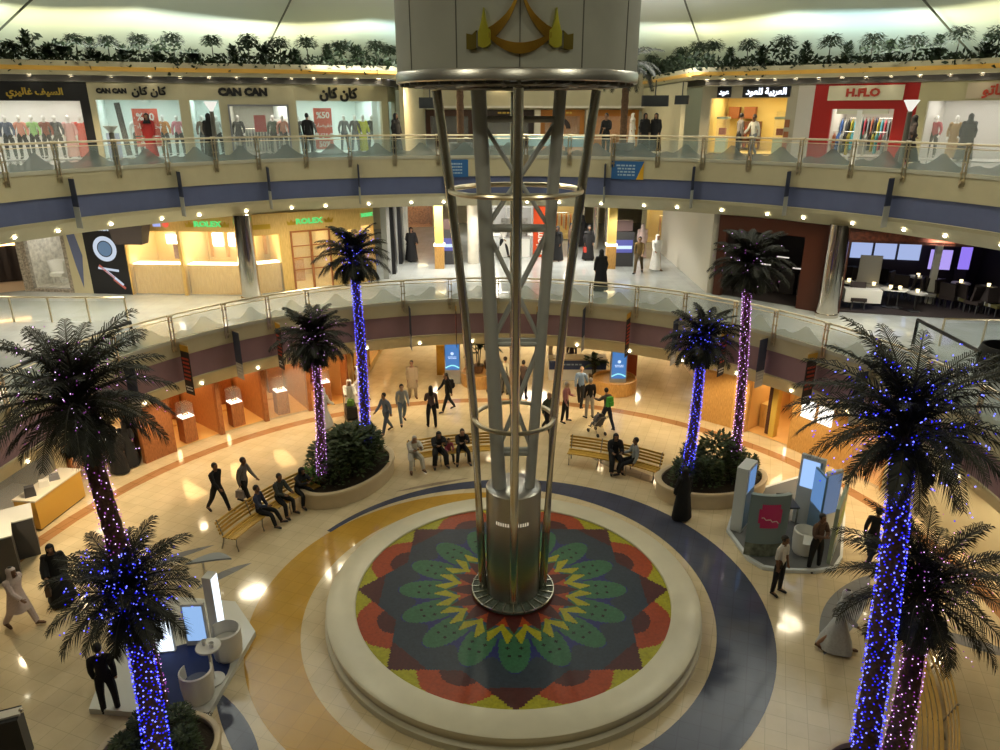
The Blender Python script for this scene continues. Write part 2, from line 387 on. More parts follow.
# ================================================================= roof ledge, ceiling over the upper gallery
LP = [(-36, 10), (-28, 22), (-20, 28.6), (-14, 31.2), (-9, 32.6), (-4.6, 33.8), (-4.4, 50), (8.2, 50), (8.7, 34.8), (12, 33.4), (15.5, 31), (19, 27.6), (24, 20), (30, 8)]
def offs(P, d):
    out = []
    for i, p in enumerate(P):
        a = Vector(P[max(i - 1, 0)]); b = Vector(P[min(i + 1, len(P) - 1)]); t = (b - a).normalized(); n = Vector((-t.y, t.x)); out.append((p[0] + n.x * d, p[1] + n.y * d))
    return out
def ribbon(b, P, zs, ms, ds):
    """profile of (offset, z) swept along path P"""
    rows = [[(*q, z) for q in offs(P, d)] for d, z in zip(ds, zs)]
    for k in range(len(rows) - 1):
        for i in range(len(P) - 1): b.face([rows[k][i], rows[k][i + 1], rows[k + 1][i + 1], rows[k + 1][i]], ms[k])
rl = B()
ribbon(rl, LP, [13.85, 13.66, 13.65, 13.5, 13.49, 13.36, 13.34], [0, 1, 1, 1, 0, 0], [0, -.02, -.06, -.06, 0, .05, .25])
rl.mi = [1 if (len(LP) - 1) <= i < 4 * (len(LP) - 1) else 0 for i in range(len(rl.f))]
ribbon(rl, LP, [13.85, 13.85], [0], [0, 8])
struct(rl, 'trim_1', [CREAM, ORANGE], 'cream roof ledge with an orange band')
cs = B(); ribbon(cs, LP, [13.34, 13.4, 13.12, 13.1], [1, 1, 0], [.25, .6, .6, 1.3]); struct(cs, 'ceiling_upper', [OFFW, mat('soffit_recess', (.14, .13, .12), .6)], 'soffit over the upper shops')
for i in range(1, 61):
    u = i / 61 * (len(LP) - 1); k = int(u); t = u - k
    a, b2 = offs(LP, .3)[k], offs(LP, .3)[min(k + 1, len(LP) - 1)]
    if 5.0 < u < 8.0 or u > 11.7 or u < 1.2: continue
    q = ((1 - t) * a[0] + t * b2[0], (1 - t) * a[1] + t * b2[1], 13.31)
    o = instance(dl_me, 'downlight', None, q, (0, 0, 0), 1.5); tag(o, 'round downlight in the soffit above the upper shops', 'ceiling light', 'upper shop soffit downlights')
# tent
tn = B(); NT = 48
def tent_z(r): return 14.2 + 9.5 * (1 - (r / 44) ** .62) + .15
prof = [(2.2, 25)] + [(r, tent_z(r)) for r in (4, 7, 10, 14, 18, 22, 26, 30, 34, 38, 42, 46, 52)]
for i in range(NT):
    for j in range(len(prof) - 1):
        def P(ii, jj):
            a = 2 * pi * ii / NT; r, z = prof[jj]; sag = .55 * abs(sin(a * 8 + .4)) * min(1, r / 20); return (CX + r * sin(a), 16 + r * cos(a), z + sag)
        tn.face([P(i, j), P(i + 1, j), P(i + 1, j + 1), P(i, j + 1)])
struct(tn, 'ceiling', mat('tent_fabric', (.8, .82, .78), .8), 'white tented fabric roof', True)
cb = B()
for a in (-47.5, -24.6, -2, 20.5, 43, 65, -70):
    pts = [(CX + r * sin(rad(a)), 16 + r * cos(rad(a)), tent_z(r) - .04) for r in (4, 10, 18, 26, 34, 42)]
    c = B(); c.tube(pts, .05, 6); tag(c.build('trim_2', mat('seam_cable', (.12, .12, .1), .6)), 'dark seam cable on the tent', kind='structure')
# outer walls closing the building
ow = B(); ow.lathe([(46, -.1), (46, 15.5)], 64, (RX, 12, 0), 0); struct(ow, 'wall_outer', mat('outer_wall', (.4, .36, .28), .7), 'far enclosing wall')

# ================================================================= tower
TUBE = mat('tower_tube', (.66, .63, .56), .2, 1)
TW = thing('tower', 'tall central tower with pale drum on chrome hoop and tapering tube frame', 'tower', (CX, CY, 0))
PANEL = mat('drum_panel', (.36, .37, .33), .6, var=.06, vs=1.5)
seam = mat('drum_seam', (.1, .1, .09), .8)
b = B(); b.lathe([(2.35, 12.68), (2.35, 20), (2.35, 26)], 96); drum = b.build('drum', PANEL, TW, True)
b = B()
for a in (-4, 8, 0):
    pass
for a in (180, 180 - 27, 180 + 27, 180 - 55, 180 + 55, 180 - 90, 180 + 90, 40, 320, 0):
    x, y = 2.352 * sin(rad(a)), 2.352 * cos(rad(a)); b.box((x, y, 19), (.018, .012, 12.6), -rad(a))
b.build('panel_seam', seam, drum)
b = B(); b.lathe([(2.3, 12.5), (2.36, 12.5), (2.38, 12.52), (2.38, 12.67), (2.36, 12.7), (2.3, 12.7)], 96); b.build('chrome_ring', STEEL, TW, True)
b = B(); b.lathe([(.0, 12.54), (2.32, 12.54)], 64, m=0); 
for i in range(48):
    a = 2 * pi * i / 48; b.box((1.75 * sin(a), 1.75 * cos(a), 12.49), (.05, 1.1, .07), -a, m=1)
for rr in (1.2, 1.6, 2.0): b.tube([(rr * sin(2 * pi * i / 48), rr * cos(2 * pi * i / 48), 12.46) for i in range(48)], .025, 5, close=True, m=1)
b.build('underside_grille', [DGREY, mat('grille_metal', (.2, .19, .17), .4, 1)], TW)
for a in (180, 270, 90, 0):
    sa, ca = sin(rad(a)), cos(rad(a))
    pts = [(r * sa, r * ca, z) for r, z in ((.76, .35), (.82, 2.2), (.93, 5.28), (1.12, 7.9), (1.37, 10.45), (1.6, 12.4))]
    B().tube(pts, .1, 14)  .build('outer_tube', TUBE, TW, True)
for r, z in ((.93, 5.28), (1.37, 10.45)):
    B().tube([(r * sin(2 * pi * i / 64), r * cos(2 * pi * i / 64), z) for i in range(64)], .055, 8, close=True).build('hoop', BRONZE, TW, True)
# four painted inner legs with cross braces
def legp(sx, sy, t): return Vector(((.38 + .5 * t) if sx > 0 else -(.34 + .42 * t), sy * (.1 + .1 * t), 3.3 + 9.1 * t))
for sx in (-1, 1):
    for sy in (-1, 1):
        B().tube([legp(sx, sy, 0), legp(sx, sy, .5), legp(sx, sy, 1)], [.12, .115, .11] if sx > 0 else [.17, .15, .15], 14).build('inner_leg', GREYP, TW, True)
for i, t in enumerate((.12, .42, .7, .94)):
    for q in (((-1, -1), (1, -1)), ((-1, 1), (1, 1)), ((-1, -1), (-1, 1)), ((1, -1), (1, 1))):
        B().tube([legp(*q[0], t), legp(*q[1], t)], .06, 8).build('cross_bar', GREYP, TW, True)
for t0, t1 in ((.12, .42), (.42, .7), (.7, .94)):
    for sy in (-1, 1):
        for sx in (-1, 1): B().tube([legp(sx, sy, t0), legp(-sx, sy, t1)], .04, 8).build('diagonal_brace', GREYP, TW, True)
b = B(); b.lathe([(0, 3.5), (.62, 3.5), (.67, 3.46), (.67, .3), (0, .3)], 64); bc = b.build('base_cylinder', STEEL, TW, True)
b = B()
for i in range(14):
    a = rad(150 + i * 5.2); b.box((.672 * sin(a), .672 * cos(a), 2.75), (.02, .012, .09), -a)
b.build('steel_glint', glow('glint_glow', (1, .85, .6), .7), bc)  # glowing strips stand in for small bright reflections on the steel
b = B(); b.lathe([(.66, .46), (1.02, .46), (1.05, .48), (1.05, .51), (1.02, .53), (.66, .53)], 64); gd = b.build('glass_collar', mat('collar_glass', (.12, .15, .12), .08, alpha=.7), TW, True)
for i in range(24):
    a = 2 * pi * i / 24
    bb = B(); bb.box((.86 * sin(a), .86 * cos(a), .55), (.025, .4, .05), -a); bb.build('collar_rib', CHROME, gd)
b = B(); b.tube([(1.04 * sin(2 * pi * i / 64), 1.04 * cos(2 * pi * i / 64), .54) for i in range(64)], .02, 6, close=True); b.build('collar_rim', CHROME, gd, True)
# gold emblem wrapped on the drum
GOLD = mat('gold', (.55, .33, .06), .25, 1)
GOLDY = mat('yellow_metal', (.75, .72, .1), .3, 1)
def onDrum(u, z, off=.04): a = rad(180) + -u / 2.35; return ((2.35 + off) * sin(a), (2.35 + off) * cos(a), z)
def estrip(L, Rr, m, name):
    b = B(); n = len(L)
    for off, fl_ in ((.09, 0),):
        for i in range(n - 1):
            b.face([onDrum(*L[i], off), onDrum(*L[i + 1], off), onDrum(*Rr[i + 1], off), onDrum(*Rr[i], off)])
            b.face([onDrum(*L[i], 0), onDrum(*L[i + 1], 0), onDrum(*L[i + 1], off), onDrum(*L[i], off)])
            b.face([onDrum(*Rr[i], 0), onDrum(*Rr[i + 1], 0), onDrum(*Rr[i + 1], off), onDrum(*Rr[i], off)])
    b.build(name, m, em, False)
em = tag(bpy.data.objects.new('emblem', None), 'gold spire and crescent emblem'); COL.objects.link(em); em.parent = TW
for s in (1, -1):
    C_ = [(.0, 14.1, .015), (.03, 13.86, .022), (.07, 13.7, .03), (.13, 13.57, .04), (.2, 13.46, .055), (.29, 13.36, .07), (.39, 13.27, .085), (.5, 13.2, .1)]
    estrip([(s * (u + w_ * .45), z + w_ * .8) for u, z, w_ in C_], [(s * (u - w_ * .45), z - w_ * .8) for u, z, w_ in C_], GOLD, 'emblem_spire')
L = []; Q = []
for i in range(17):
    t = i / 16 * 2 - 1; L.append((.5 * t, 13.07 + .16 * t * t)); Q.append((.5 * t, 12.9 + .25 * t * t))
estrip(L, Q, GOLD, 'emblem_crescent')
for s in (1, -1):
    C_ = [(.47, 13.06, 13.26), (.52, 13.02, 13.3), (.56, 13.0, 13.42), (.59, 13.0, 13.6), (.62, 13.0, 13.42), (.66, 13.02, 13.28), (.68, 13.03, 13.24)]
    estrip([(s * u, h) for u, l, h in C_], [(s * u, l) for u, l, h in C_], GOLDY, 'emblem_flame')
    C_ = [(.71, 12.99, 13.26), (.78, 12.97, 13.2), (.88, 12.98, 13.22)]
    estrip([(s * u, h) for u, l, h in C_], [(s * u, l) for u, l, h in C_], mat('dark_gold', (.25, .2, .05), .3, 1), 'emblem_tip')

# ================================================================= pool
PL = thing('fountain_pool', 'round mosaic pool with a wide cream stone rim at the tower base', 'fountain', (CX, CY, 0))
STONE = mat('cream_stone', (.62, .58, .44), .3, var=.04, vs=2)
b = B(); b.lathe([(3.98, .3), (3.98, .48), (4.0, .5), (4.66, .5), (4.7, .47), (4.7, .36), (4.64, .34), (4.64, .2), (4.74, .16), (4.74, 0), (3.98, 0)], 128); b.build('stone_rim', STONE, PL, True)
def mosaic(r, th):
    d8 = abs((th + pi / 8) % (pi / 4) - pi / 8); x, y = r * cos(d8), r * sin(d8)           # about the nearest tip
    dm = pi / 8 - d8; mx, my = r * cos(dm), r * sin(dm)                                    # about the nearest gap
    d16 = abs((th + pi / 16) % (pi / 8) - pi / 16); gx, gy = r * cos(d16), r * sin(d16); k = 1 - d16 / (pi / 16)
    if r < .27 + .15 * k: return 4                     # maroon star
    if .34 < r < .5 and r > .44 - .55 * d16 and abs(d16 - .085) < (.51 - r) * .95: return 0   # yellow triangles either side of each petal
    if r < .365 - .02 * k: return 1                    # red ring between its points
    if d16 > .12 and r < .47: return 6                 # small blue triangles
    if ((gx - .55) / .18) ** 2 + (gy / .092) ** 2 < 1:
        for q in ((.48, .028), (.54, .04), (.6, .03)):
            if (gx - q[0]) ** 2 + (gy - q[1]) ** 2 < .00011: return 7
        return 2
    if r < .47: return 6
    if y < (1.0 - x) * 1.02 and r < 1.0:
        if x > .84: return 4
        if r < .68 + .06 * cos(16 * d8): return 3
        return 5
    q = (mx - .76) ** 2 + my ** 2
    if q < .125 ** 2: return 4
    if q < .25 ** 2: return 1
    return 0
mm = lambda n, c: mat('mosaic_' + n, c, .36, spec=.3, var=.18, vs=14, bump=.12)
MOS = [mm('yellow', (.32, .3, .01)), mm('red', (.3, .045, .008)), mm('green', (.03, .115, .055)), mm('navy', (.014, .02, .12)), mm('maroon', (.062, .012, .011)), mm('slate', (.022, .034, .052)), mm('blue', (.02, .06, .12)), mm('dot', (.005, .005, .005))]
b = B(); NR, NA = 90, 384
b.av([(4.0 * (.24 + .76 * i / NR) * sin(2 * pi * j / NA), 4.0 * (.24 + .76 * i / NR) * cos(2 * pi * j / NA), .45) for i in range(NR + 1) for j in range(NA)])
for i in range(NR):
    for j in range(NA):
        j2 = (j + 1) % NA; b.f.append((i * NA + j, i * NA + j2, (i + 1) * NA + j2, (i + 1) * NA + j)); b.mi.append(mosaic(.24 + .76 * (i + .5) / NR, 2 * pi * (j + .5) / NA))
b.build('mosaic_bed', MOS, PL)
# ================================================================= people
SK = {'a': mat('skin_tan', (.36, .2, .12), .55), 'b': mat('skin_brown', (.2, .1, .055), .55), 'c': mat('skin_light', (.5, .32, .22), .55)}
HAIR = mat('dark_hair', (.015, .012, .01), .5); HAIRG = mat('grey_hair', (.4, .38, .35), .6)
CL = {}
def cloth(c):
    k = 'cloth_%02d_%02d_%02d' % tuple(int(x * 99) for x in c)
    return mat(k, c, .85, var=.1, vs=20)
def fk(p):
    """joint positions for a pose; the figure faces -Y"""
    lean = rad(p.get('lean', 0)); hw = .1
    J = {}; J['pel'] = Vector((0, 0, 0))
    up = Vector((0, -sin(lean), cos(lean)))
    J['bel'] = up * .14; J['che'] = up * .34; J['nb'] = up * .5; J['nk'] = up * .56 + Vector((0, -.01, 0)); J['hd'] = up * .69 + Vector((0, -.03 - .06 * sin(rad(p.get('nod', 0))), 0))
    for s, n in ((1, 'L'), (-1, 'R')):
        h, k = p['leg' + n][:2]; ab = p['leg' + n][2] if len(p['leg' + n]) > 2 else 2
        h, k, ab = rad(h), rad(k), rad(ab)
        J['hip' + n] = Vector((s * hw, 0, -.04))
        J['kn' + n] = J['hip' + n] + Vector((s * sin(ab), -sin(h), -cos(h))) * .43
        J['an' + n] = J['kn' + n] + Vector((s * sin(ab) * .3, -sin(h - k), -cos(h - k))) * .41
        f = h - k
        fd = Vector((s * .2, -cos(f * .8), -max(0, sin(-f)) * .55)).normalized() if f < 0 else Vector((s * .2, -1, .1)).normalized()
        J['to' + n] = J['an' + n] + fd * .17 + Vector((0, 0, -.045))
        a, ab, e = [rad(x) for x in p['arm' + n][:3]]
        J['sh' + n] = up * .46 + Vector((s * .172, 0, 0))
        J['el' + n] = J['sh' + n] + Vector((s * sin(ab), -sin(a + lean) * cos(ab), -cos(a + lean) * cos(ab))) * .28
        ab2 = ab * .4 - rad(p['arm' + n][3] if len(p['arm' + n]) > 3 else 6)
        J['wr' + n] = J['el' + n] + Vector((s * sin(ab2), -sin(a + e + lean) * cos(ab2), -cos(a + e + lean) * cos(ab2))) * .25
        J['ha' + n] = J['wr' + n] + (J['wr' + n] - J['el' + n]).normalized() * .08
    zmin = min(J['to' + n].z for n in 'LR') - .03
    zmin = min(zmin, min(J['an' + n].z for n in 'LR') - .075)
    for k in J: J[k] = J[k] - Vector((0, 0, zmin))
    return J
BONES = [('pel', 'bel', 'torso'), ('bel', 'che', 'torso'), ('che', 'nb', 'torso'), ('nb', 'nk', 'neck')]
for n in 'LR': BONES += [('pel', 'hip' + n, 'hip'), ('hip' + n, 'kn' + n, 'thigh'), ('kn' + n, 'an' + n, 'shin'), ('an' + n, 'to' + n, 'foot'), ('nb', 'sh' + n, 'torso'), ('sh' + n, 'el' + n, 'uarm'), ('el' + n, 'wr' + n, 'farm'), ('wr' + n, 'ha' + n, 'hand')]
RAD = {'pel': .135, 'bel': .125, 'che': .145, 'nb': .085, 'nk': .055, 'hip': .1, 'kn': .06, 'an': .043, 'to': .036, 'sh': .068, 'el': .043, 'wr': .029, 'ha': .034}
def hand(b, w, h, side):
    """palm, four unequal bent fingers and a thumb from the side of the palm"""
    d = (h - w).normalized(); q = d.to_track_quat('Z', 'Y').to_matrix(); 
    X, Y_ = q @ Vector((1, 0, 0)), q @ Vector((0, 1, 0))
    b.tube([w, w + d * .03, w + d * .085], [.022, .04, .038], 8, sy=.45)
    for i, L in enumerate((.06, .072, .068, .052)):
        o = w + d * .08 + X * (-.028 + .0187 * i); b.tube([o, o + d * L * .5 + Y_ * .006, o + d * L * .85 + Y_ * .026], [.0095, .0088, .007], 5)
    o = w + d * .03 - X * .03 * side; b.tube([o, o + d * .03 - X * .03 * side, o + d * .055 - X * .035 * side + Y_ * .012], [.012, .0105, .008], 5)
BODY = {}
def body(key, p):
    if key in BODY: return BODY[key]
    J = fk(p); names = [k for k in J if k != 'hd']; idx = {k: i for i, k in enumerate(names)}
    me = bpy.data.meshes.new('skel'); me.from_pydata([J[k] for k in names], [(idx[a], idx[b]) for a, b, _ in BONES], [])
    o = bpy.data.objects.new('skel', me); COL.objects.link(o)
    md = o.modifiers.new('s', 'SKIN'); md.branch_smoothing = .6; ss = o.modifiers.new('u', 'SUBSURF'); ss.levels = 1; ss.render_levels = 1
    sv = me.skin_vertices[0].data
    for k in names:
        r = RAD.get(k, RAD.get(k[:-1])); sv[idx[k]].radius = (r, r); sv[idx[k]].use_root = (k == 'pel')
    bpy.context.view_layer.update(); dg = bpy.context.evaluated_depsgraph_get()
    em = o.evaluated_get(dg).to_mesh(); V = [v.co.copy() for v in em.vertices]; Fc = [tuple(q.vertices) for q in em.polygons]
    bpy.data.objects.remove(o)
    segs = [(J[a], J[b_], t) for a, b_, t in BONES]
    def near(c):
        best = None
        for a, b_, t in segs:
            d = b_ - a; u = max(0, min(1, (c - a).dot(d) / max(d.length_squared, 1e-9))); e = (a + d * u - c).length
            if best is None or e < best[0]: best = (e, t)
        return best[1]
    lean = p.get('lean', 0)
    for i, v in enumerate(V):
        t = near(v)
        if t in ('torso', 'hip'):
            z0 = J['pel'].z; yc = J['pel'].y - (v.z - z0) * math.tan(rad(lean)); V[i].y = yc + (v.y - yc) * .72; V[i].x *= 1.08
    tags = [near(sum((V[i] for i in f), Vector()) / len(f)) for f in Fc]
    me2 = bpy.data.meshes.new('tmp'); me2.from_pydata(V, [], Fc); me2.update()
    N = [Vector(v.normal) for v in me2.vertices]
    # make sure the normals point outward
    bm = bmesh.new(); bm.from_mesh(me2); bmesh.ops.recalc_face_normals(bm, faces=bm.faces); bm.to_mesh(me2); Fc = [tuple(q.vertices) for q in me2.polygons]; bm.free(); me2.update(); N = [Vector(v.normal) for v in me2.vertices]
    BODY[key] = (J, V, Fc, tags, N); return BODY[key]
def shell(data, keep, off, zhem=None):
    J, V, Fc, tags, N = data; b = B(); m = {}
    for f, t in zip(Fc, tags):
        if t not in keep: continue
        for i in f:
            if i not in m: m[i] = len(b.v); b.v.append(V[i] + N[i] * off)
        b.f.append(tuple(m[i] for i in f)); b.mi.append(0)
    return b
POSES = {
 'stand': dict(legL=(2, 3, 4), legR=(-2, 2, 4), armL=(5, 8, 12), armR=(-3, 8, 14)),
 'walk': dict(legL=(24, 6), legR=(-20, 14), armL=(-22, 8, 16), armR=(24, 8, 26), lean=3),
 'walk2': dict(legL=(-16, 22), legR=(22, 4), armL=(20, 8, 24), armR=(-20, 8, 18), lean=4),
 'talk': dict(legL=(3, 3, 5), legR=(-4, 4, 5), armL=(15, 12, 80, 30), armR=(5, 10, 20)),
 'fold': dict(legL=(2, 2, 6), legR=(0, 2, 6), armL=(15, 14, 85, 55), armR=(15, 14, 80, 55)),
 'push': dict(legL=(20, 8), legR=(-18, 12), armL=(42, 6, 35, 0), armR=(42, 6, 35, 0), lean=8),
 'sit': dict(legL=(84, 86, 8), legR=(80, 76, 8), armL=(30, 8, 50, 20), armR=(26, 8, 55, 20), lean=6),
 'sit2': dict(legL=(86, 80, 12), legR=(86, 90, 12), armL=(45, 6, 60, 25), armR=(40, 6, 55, 25), lean=18, nod=25),
 'sit3': dict(legL=(84, 60, 4), legR=(84, 70, 6), armL=(10, 24, 20), armR=(32, 8, 60, 20), lean=-4),
 'mann': dict(legL=(4, 2, 5), legR=(-3, 2, 5), armL=(8, 18, 30, 10), armR=(-8, 18, 22, 10)),
}
NP = [0]
def head(b, J, yaw=0):
    c = J['hd']; 
    b.tube([J['nb'], J['nk'], c + Vector((0, .01, -.03))], [.06, .052, .05], 8)
    b.sphere(c + Vector((0, 0, .015)), .1, 12, sc=(.8, .98, 1.12)); b.sphere(c + Vector((0, -.02, -.055)), .06, 8, sc=(.92, 1.1, .9))
    b.tube([c + Vector((0, -.09, .02)), c + Vector((0, -.118, -.02)), c + Vector((0, -.09, -.03))], [.009, .016, .01], 6)     # nose
    b.tube([c + Vector((-.026, -.083, -.06)), c + Vector((0, -.09, -.058)), c + Vector((.026, -.083, -.06))], .008, 5, m=1)   # lips
    for s in (-1, 1):
        b.sphere(c + Vector((s * .08, .005, 0)), .024, 6, sc=(.35, .8, 1.2)); b.sphere(c + Vector((s * .032, -.086, .018)), .011, 6, m=2, sc=(1, .6, .6))
LIP = mat('lips', (.3, .1, .08), .5); EYE = mat('eyes', (.02, .015, .01), .2)
def person(label, loc, heading, pose='stand', outfit='casual', top=(.1, .1, .1), bot=(.03, .03, .035), skin='a', hair='short', sc=1.0, group=None, cat='person', name='person', haircol=None, sleeves='long', bag=None, scarf=None):
    data = body(pose, POSES[pose]); J = data[0]
    t = thing(name, label, cat, loc, rad(heading), group)
    t.scale = (sc, sc, sc)
    bb = B(); bb.v = [v.copy() for v in data[1]]; bb.f = list(data[2]); bb.mi = [0] * len(bb.f)
    head(bb, J)
    for s, n in ((1, 'L'), (-1, 'R')): hand(bb, J['wr' + n], J['ha' + n], s)
    sm = SK[skin] if skin in SK else skin
    bb.build('body', [sm, LIP, EYE], t, True)
    c = J['hd']; hm = haircol or HAIR
    if hair in ('short', 'long'):
        h = B(); h.sphere(c + Vector((0, .014, .035)), .106, 12, sc=(.84, .98, 1.05)); h.v = [v if not (v.y < c.y - .045 and v.z < c.z + .075) else Vector((v.x * .9, c.y - .045, max(v.z, c.z + .05))) for v in h.v]
        if hair == 'long': h.tube([c + Vector((0, .05, .05)), c + Vector((0, .085, -.08)), c + Vector((0, .1, -.25)), c + Vector((0, .09, -.34))], [.085, .095, .08, .03], 8, sy=.5)
        h.build('hair', hm, t, True)
    T = cloth(top); Bt = cloth(bot)
    if outfit in ('casual', 'suit'):
        shell(data, ('hip', 'thigh', 'shin'), .016).build('trousers', Bt, t, True)
        shell(data, ('torso', 'uarm', 'farm') if sleeves == 'long' else ('torso', 'uarm'), .022 if outfit == 'suit' else .016).build('jacket' if outfit == 'suit' else 'shirt', T, t, True)
        for n in 'LR':
            sh = B(); a, o_ = J['an' + n], J['to' + n]; d = (o_ - a); sh.tube([a - Vector((d.x, d.y, 0)) * .25 + Vector((0, 0, -.035)), a + d * .3 + Vector((0, 0, -.01)), a + d * .8, a + d * 1.15], [.042, .05, .046, .03], 8, sy=.8)
            sh.build('shoe', BLACK, t, True)
    if outfit in ('robe', 'abaya', 'kameez'):
        hem = .06 if outfit != 'kameez' else .52
        kz = .35 if outfit == 'kameez' else 1.0
        if pose.startswith('sit'):
            shell(data, ('torso', 'uarm', 'farm', 'hip', 'thigh') + (('shin',) if outfit != 'kameez' else ()), .045).build('robe', T, t, True)
        else:
            r = B(); dy = max(abs(J['anL'].y), abs(J['anR'].y)) * .6 * kz; lz = J['pel'].z; pr = []
            ln = POSES[pose].get('lean', 0); w = 1.25 if outfit == 'abaya' else 1.0
            for z, rx, ry in ((1.0, .05, .05), (.985, .13, .075), (.93, .205, .1), (.8, .2 * w, .13 * w), (.62, .185 * w, .13 * w), (.4, .21 * w, .15 * w + dy * .4), (.2, .235 * w, .17 * w + dy * .8), (0, .26 * w, .18 * w + dy)):
                zz = hem + (J['nb'].z - hem) * z; yo = J['pel'].y - max(0, zz - lz) * math.tan(rad(ln)); pr.append((zz, rx, ry, yo))
            n = 20; b0 = len(r.v)
            for zz, rx, ry, yo in pr:
                for j in range(n):
                    a = 2 * pi * j / n; fo = 1 + .06 * sin(a * 5) * (1 - (zz - hem) / 1.4); r.v.append(Vector((rx * cos(a) * fo, yo + ry * sin(a) * fo, zz)))
            for i in range(len(pr) - 1):
                for j in range(n): j2 = (j + 1) % n; r.f.append((b0 + i * n + j, b0 + i * n + j2, b0 + (i + 1) * n + j2, b0 + (i + 1) * n + j)); r.mi.append(0)
            for nn in 'LR':
                q = 1.5 if outfit == 'abaya' else 1.0
                r.sphere(J['sh' + nn], .1, 8, sc=(1, 1, .9)); r.tube([J['sh' + nn], J['el' + nn], J['wr' + nn]], [.085, .07 * q, .062 * q], 8)
            r.build('robe', T, t, True)
        for n in 'LR':
            sh = B(); a, o_ = J['an' + n], J['to' + n]; d = (o_ - a); sh.tube([a - Vector((d.x, d.y, 0)) * .25 + Vector((0, 0, -.035)), a + d * .3 + Vector((0, 0, -.01)), a + d * .8, a + d * 1.15], [.042, .05, .046, .03], 8, sy=.8)
            sh.build('shoe', BLACK if outfit == 'abaya' else cloth((.12, .06, .03)), t, True)
        if outfit == 'kameez': shell(data, ('thigh', 'shin'), .03).build('trousers', T, t, True)
    sc_ = scarf if scarf else (top if outfit == 'abaya' else None)
    if sc_:
        s = B(); n = 16; rows = [(.135, .0, .0, 0), (.125, .05, .06, 0), (.07, .095, .112, 0), (0, .1, .122, 1), (-.07, .095, .11, 1), (-.14, .11, .12, 0), (-.2, .17, .13, 0), (-.27, .21, .13, 0)]
        for z, rx, ry, op in rows:
            for j in range(n):
                a = 2 * pi * j / n; y = ry * sin(a) + .012
                if op and y < -.05: y = -.062          # the face stays free
                s.v.append(c + Vector((rx * cos(a), y, z)))
        for i in range(len(rows) - 1):
            for j in range(n):
                if i in (2, 3, 4) and 10 <= j <= 13: continue
                j2 = (j + 1) % n; s.f.append((i * n + j, i * n + j2, (i + 1) * n + j2, (i + 1) * n + j)); s.mi.append(0)
        s.build('headscarf', cloth(sc_), t, True)
    if bag:
        kind, bc_ = bag; bg = B()
        if kind == 'pack':
            p0 = J['che'] + Vector((0, .19, -.02)); bg.box(p0, (.28, .16, .38), top=.85); bg.box(p0 + Vector((0, .1, -.07)), (.2, .06, .18)); o = bg.build('backpack', cloth(bc_), t)
        elif kind == 'hand':
            p0 = J['haR'] + Vector((-.02, 0, -.26)); bg.box(p0, (.12, .3, .26), top=.85); bg.tube([p0 + Vector((0, -.08, .13)), p0 + Vector((0, 0, .26)), p0 + Vector((0, .08, .13))], .01, 5); o = bg.build('handbag', cloth(bc_), t)
        elif kind == 'shoulder':
            p0 = J['pel'] + Vector((-.24, .02, .0)); bg.box(p0, (.1, .28, .22), top=.9); bg.tube([p0 + Vector((0, -.1, .1)), J['shR'] + Vector((0, -.02, .09)), p0 + Vector((0, .1, .1))], .012, 5); o = bg.build('shoulder_bag', cloth(bc_), t)
    return t
def at_(px, py, z=0.0):
    p = G(px, py, z); return (p.x, p.y, z)
BK = (.012, .012, .014); NAVY = (.02, .025, .05); WT = (.75, .74, .7); JEAN = (.06, .09, .16); KH = (.3, .24, .15); GY = (.16, .17, .18)
def P_(label, px, py, hd, z=0.0, **k):
    if z: z += .004
    else: z = .006
    return person(label, at_(px, py, z), hd, **k)
# --- ground floor
P_('man in a dark suit striding past the bench of three sitters', 220, 511, 65, pose='walk', outfit='suit', top=BK, bot=BK, skin='b')
P_('man in a grey shirt walking just behind the dark suited walker', 247, 505, 75, pose='walk2', top=(.17, .16, .15), bot=BK, skin='b', bag=('hand', (.3, .26, .25)))
P_('man in blue-grey shirt and trousers walking left past the blue lit palm', 387, 433, -40, pose='walk', top=(.16, .2, .28), bot=(.09, .11, .15))
P_('man in a pale grey jacket and jeans walking beside the man in blue-grey', 403, 423, 20, pose='walk2', top=(.36, .38, .38), bot=(.17, .22, .28), skin='c')
P_('man in a long tan tunic standing in the mouth of the corridor', 413, 398, 10, pose='stand', outfit='kameez', top=(.3, .23, .15), skin='b', hair='short')
P_('man in a white robe and cap pushing a luggage trolley by the jewellery shop', 351, 417, 20, pose='push', outfit='robe', top=WT, scarf=WT)
P_('person in a long white robe seen beside the purple lit palm trunk', 325, 428, 150, pose='walk', outfit='robe', top=WT, scarf=WT)
P_('person in white robe walking between the blue lit trunk and the shop', 361, 402, -60, pose='walk2', outfit='robe', top=(.6, .59, .56), scarf=WT)
P_('long haired woman in dark clothes standing with folded arms', 432, 427, 190, pose='talk', top=(.1, .06, .06), bot=BK, hair='long', bag=('shoulder', BK))
P_('woman in black carrying a black backpack near the lit totem', 448, 411, -60, pose='walk', top=BK, bot=BK, hair='long', bag=('pack', BK))
P_('man in a cream shirt and grey trousers standing behind the tower', 505, 394, 150, pose='stand', top=(.5, .45, .32), bot=(.12, .11, .1))
P_('man in dark brown clothes beside the man in the cream shirt', 523, 398, 160, pose='stand', top=(.08, .05, .04), bot=BK)
P_('bald person in dark green walking behind the hoop of the tower', 547, 432, 40, pose='walk2', top=(.05, .07, .055), bot=BK, hair='none')
P_('grey haired person in a pink shirt and black trousers', 565, 422, 60, pose='talk', top=(.42, .17, .17), bot=BK, haircol=HAIRG, skin='c')
P_('tall man in a blue shirt striding away near the potted tree', 580, 406, 160, pose='walk', top=(.17, .25, .38), bot=BK, hair='none', skin='c', sc=1.05)
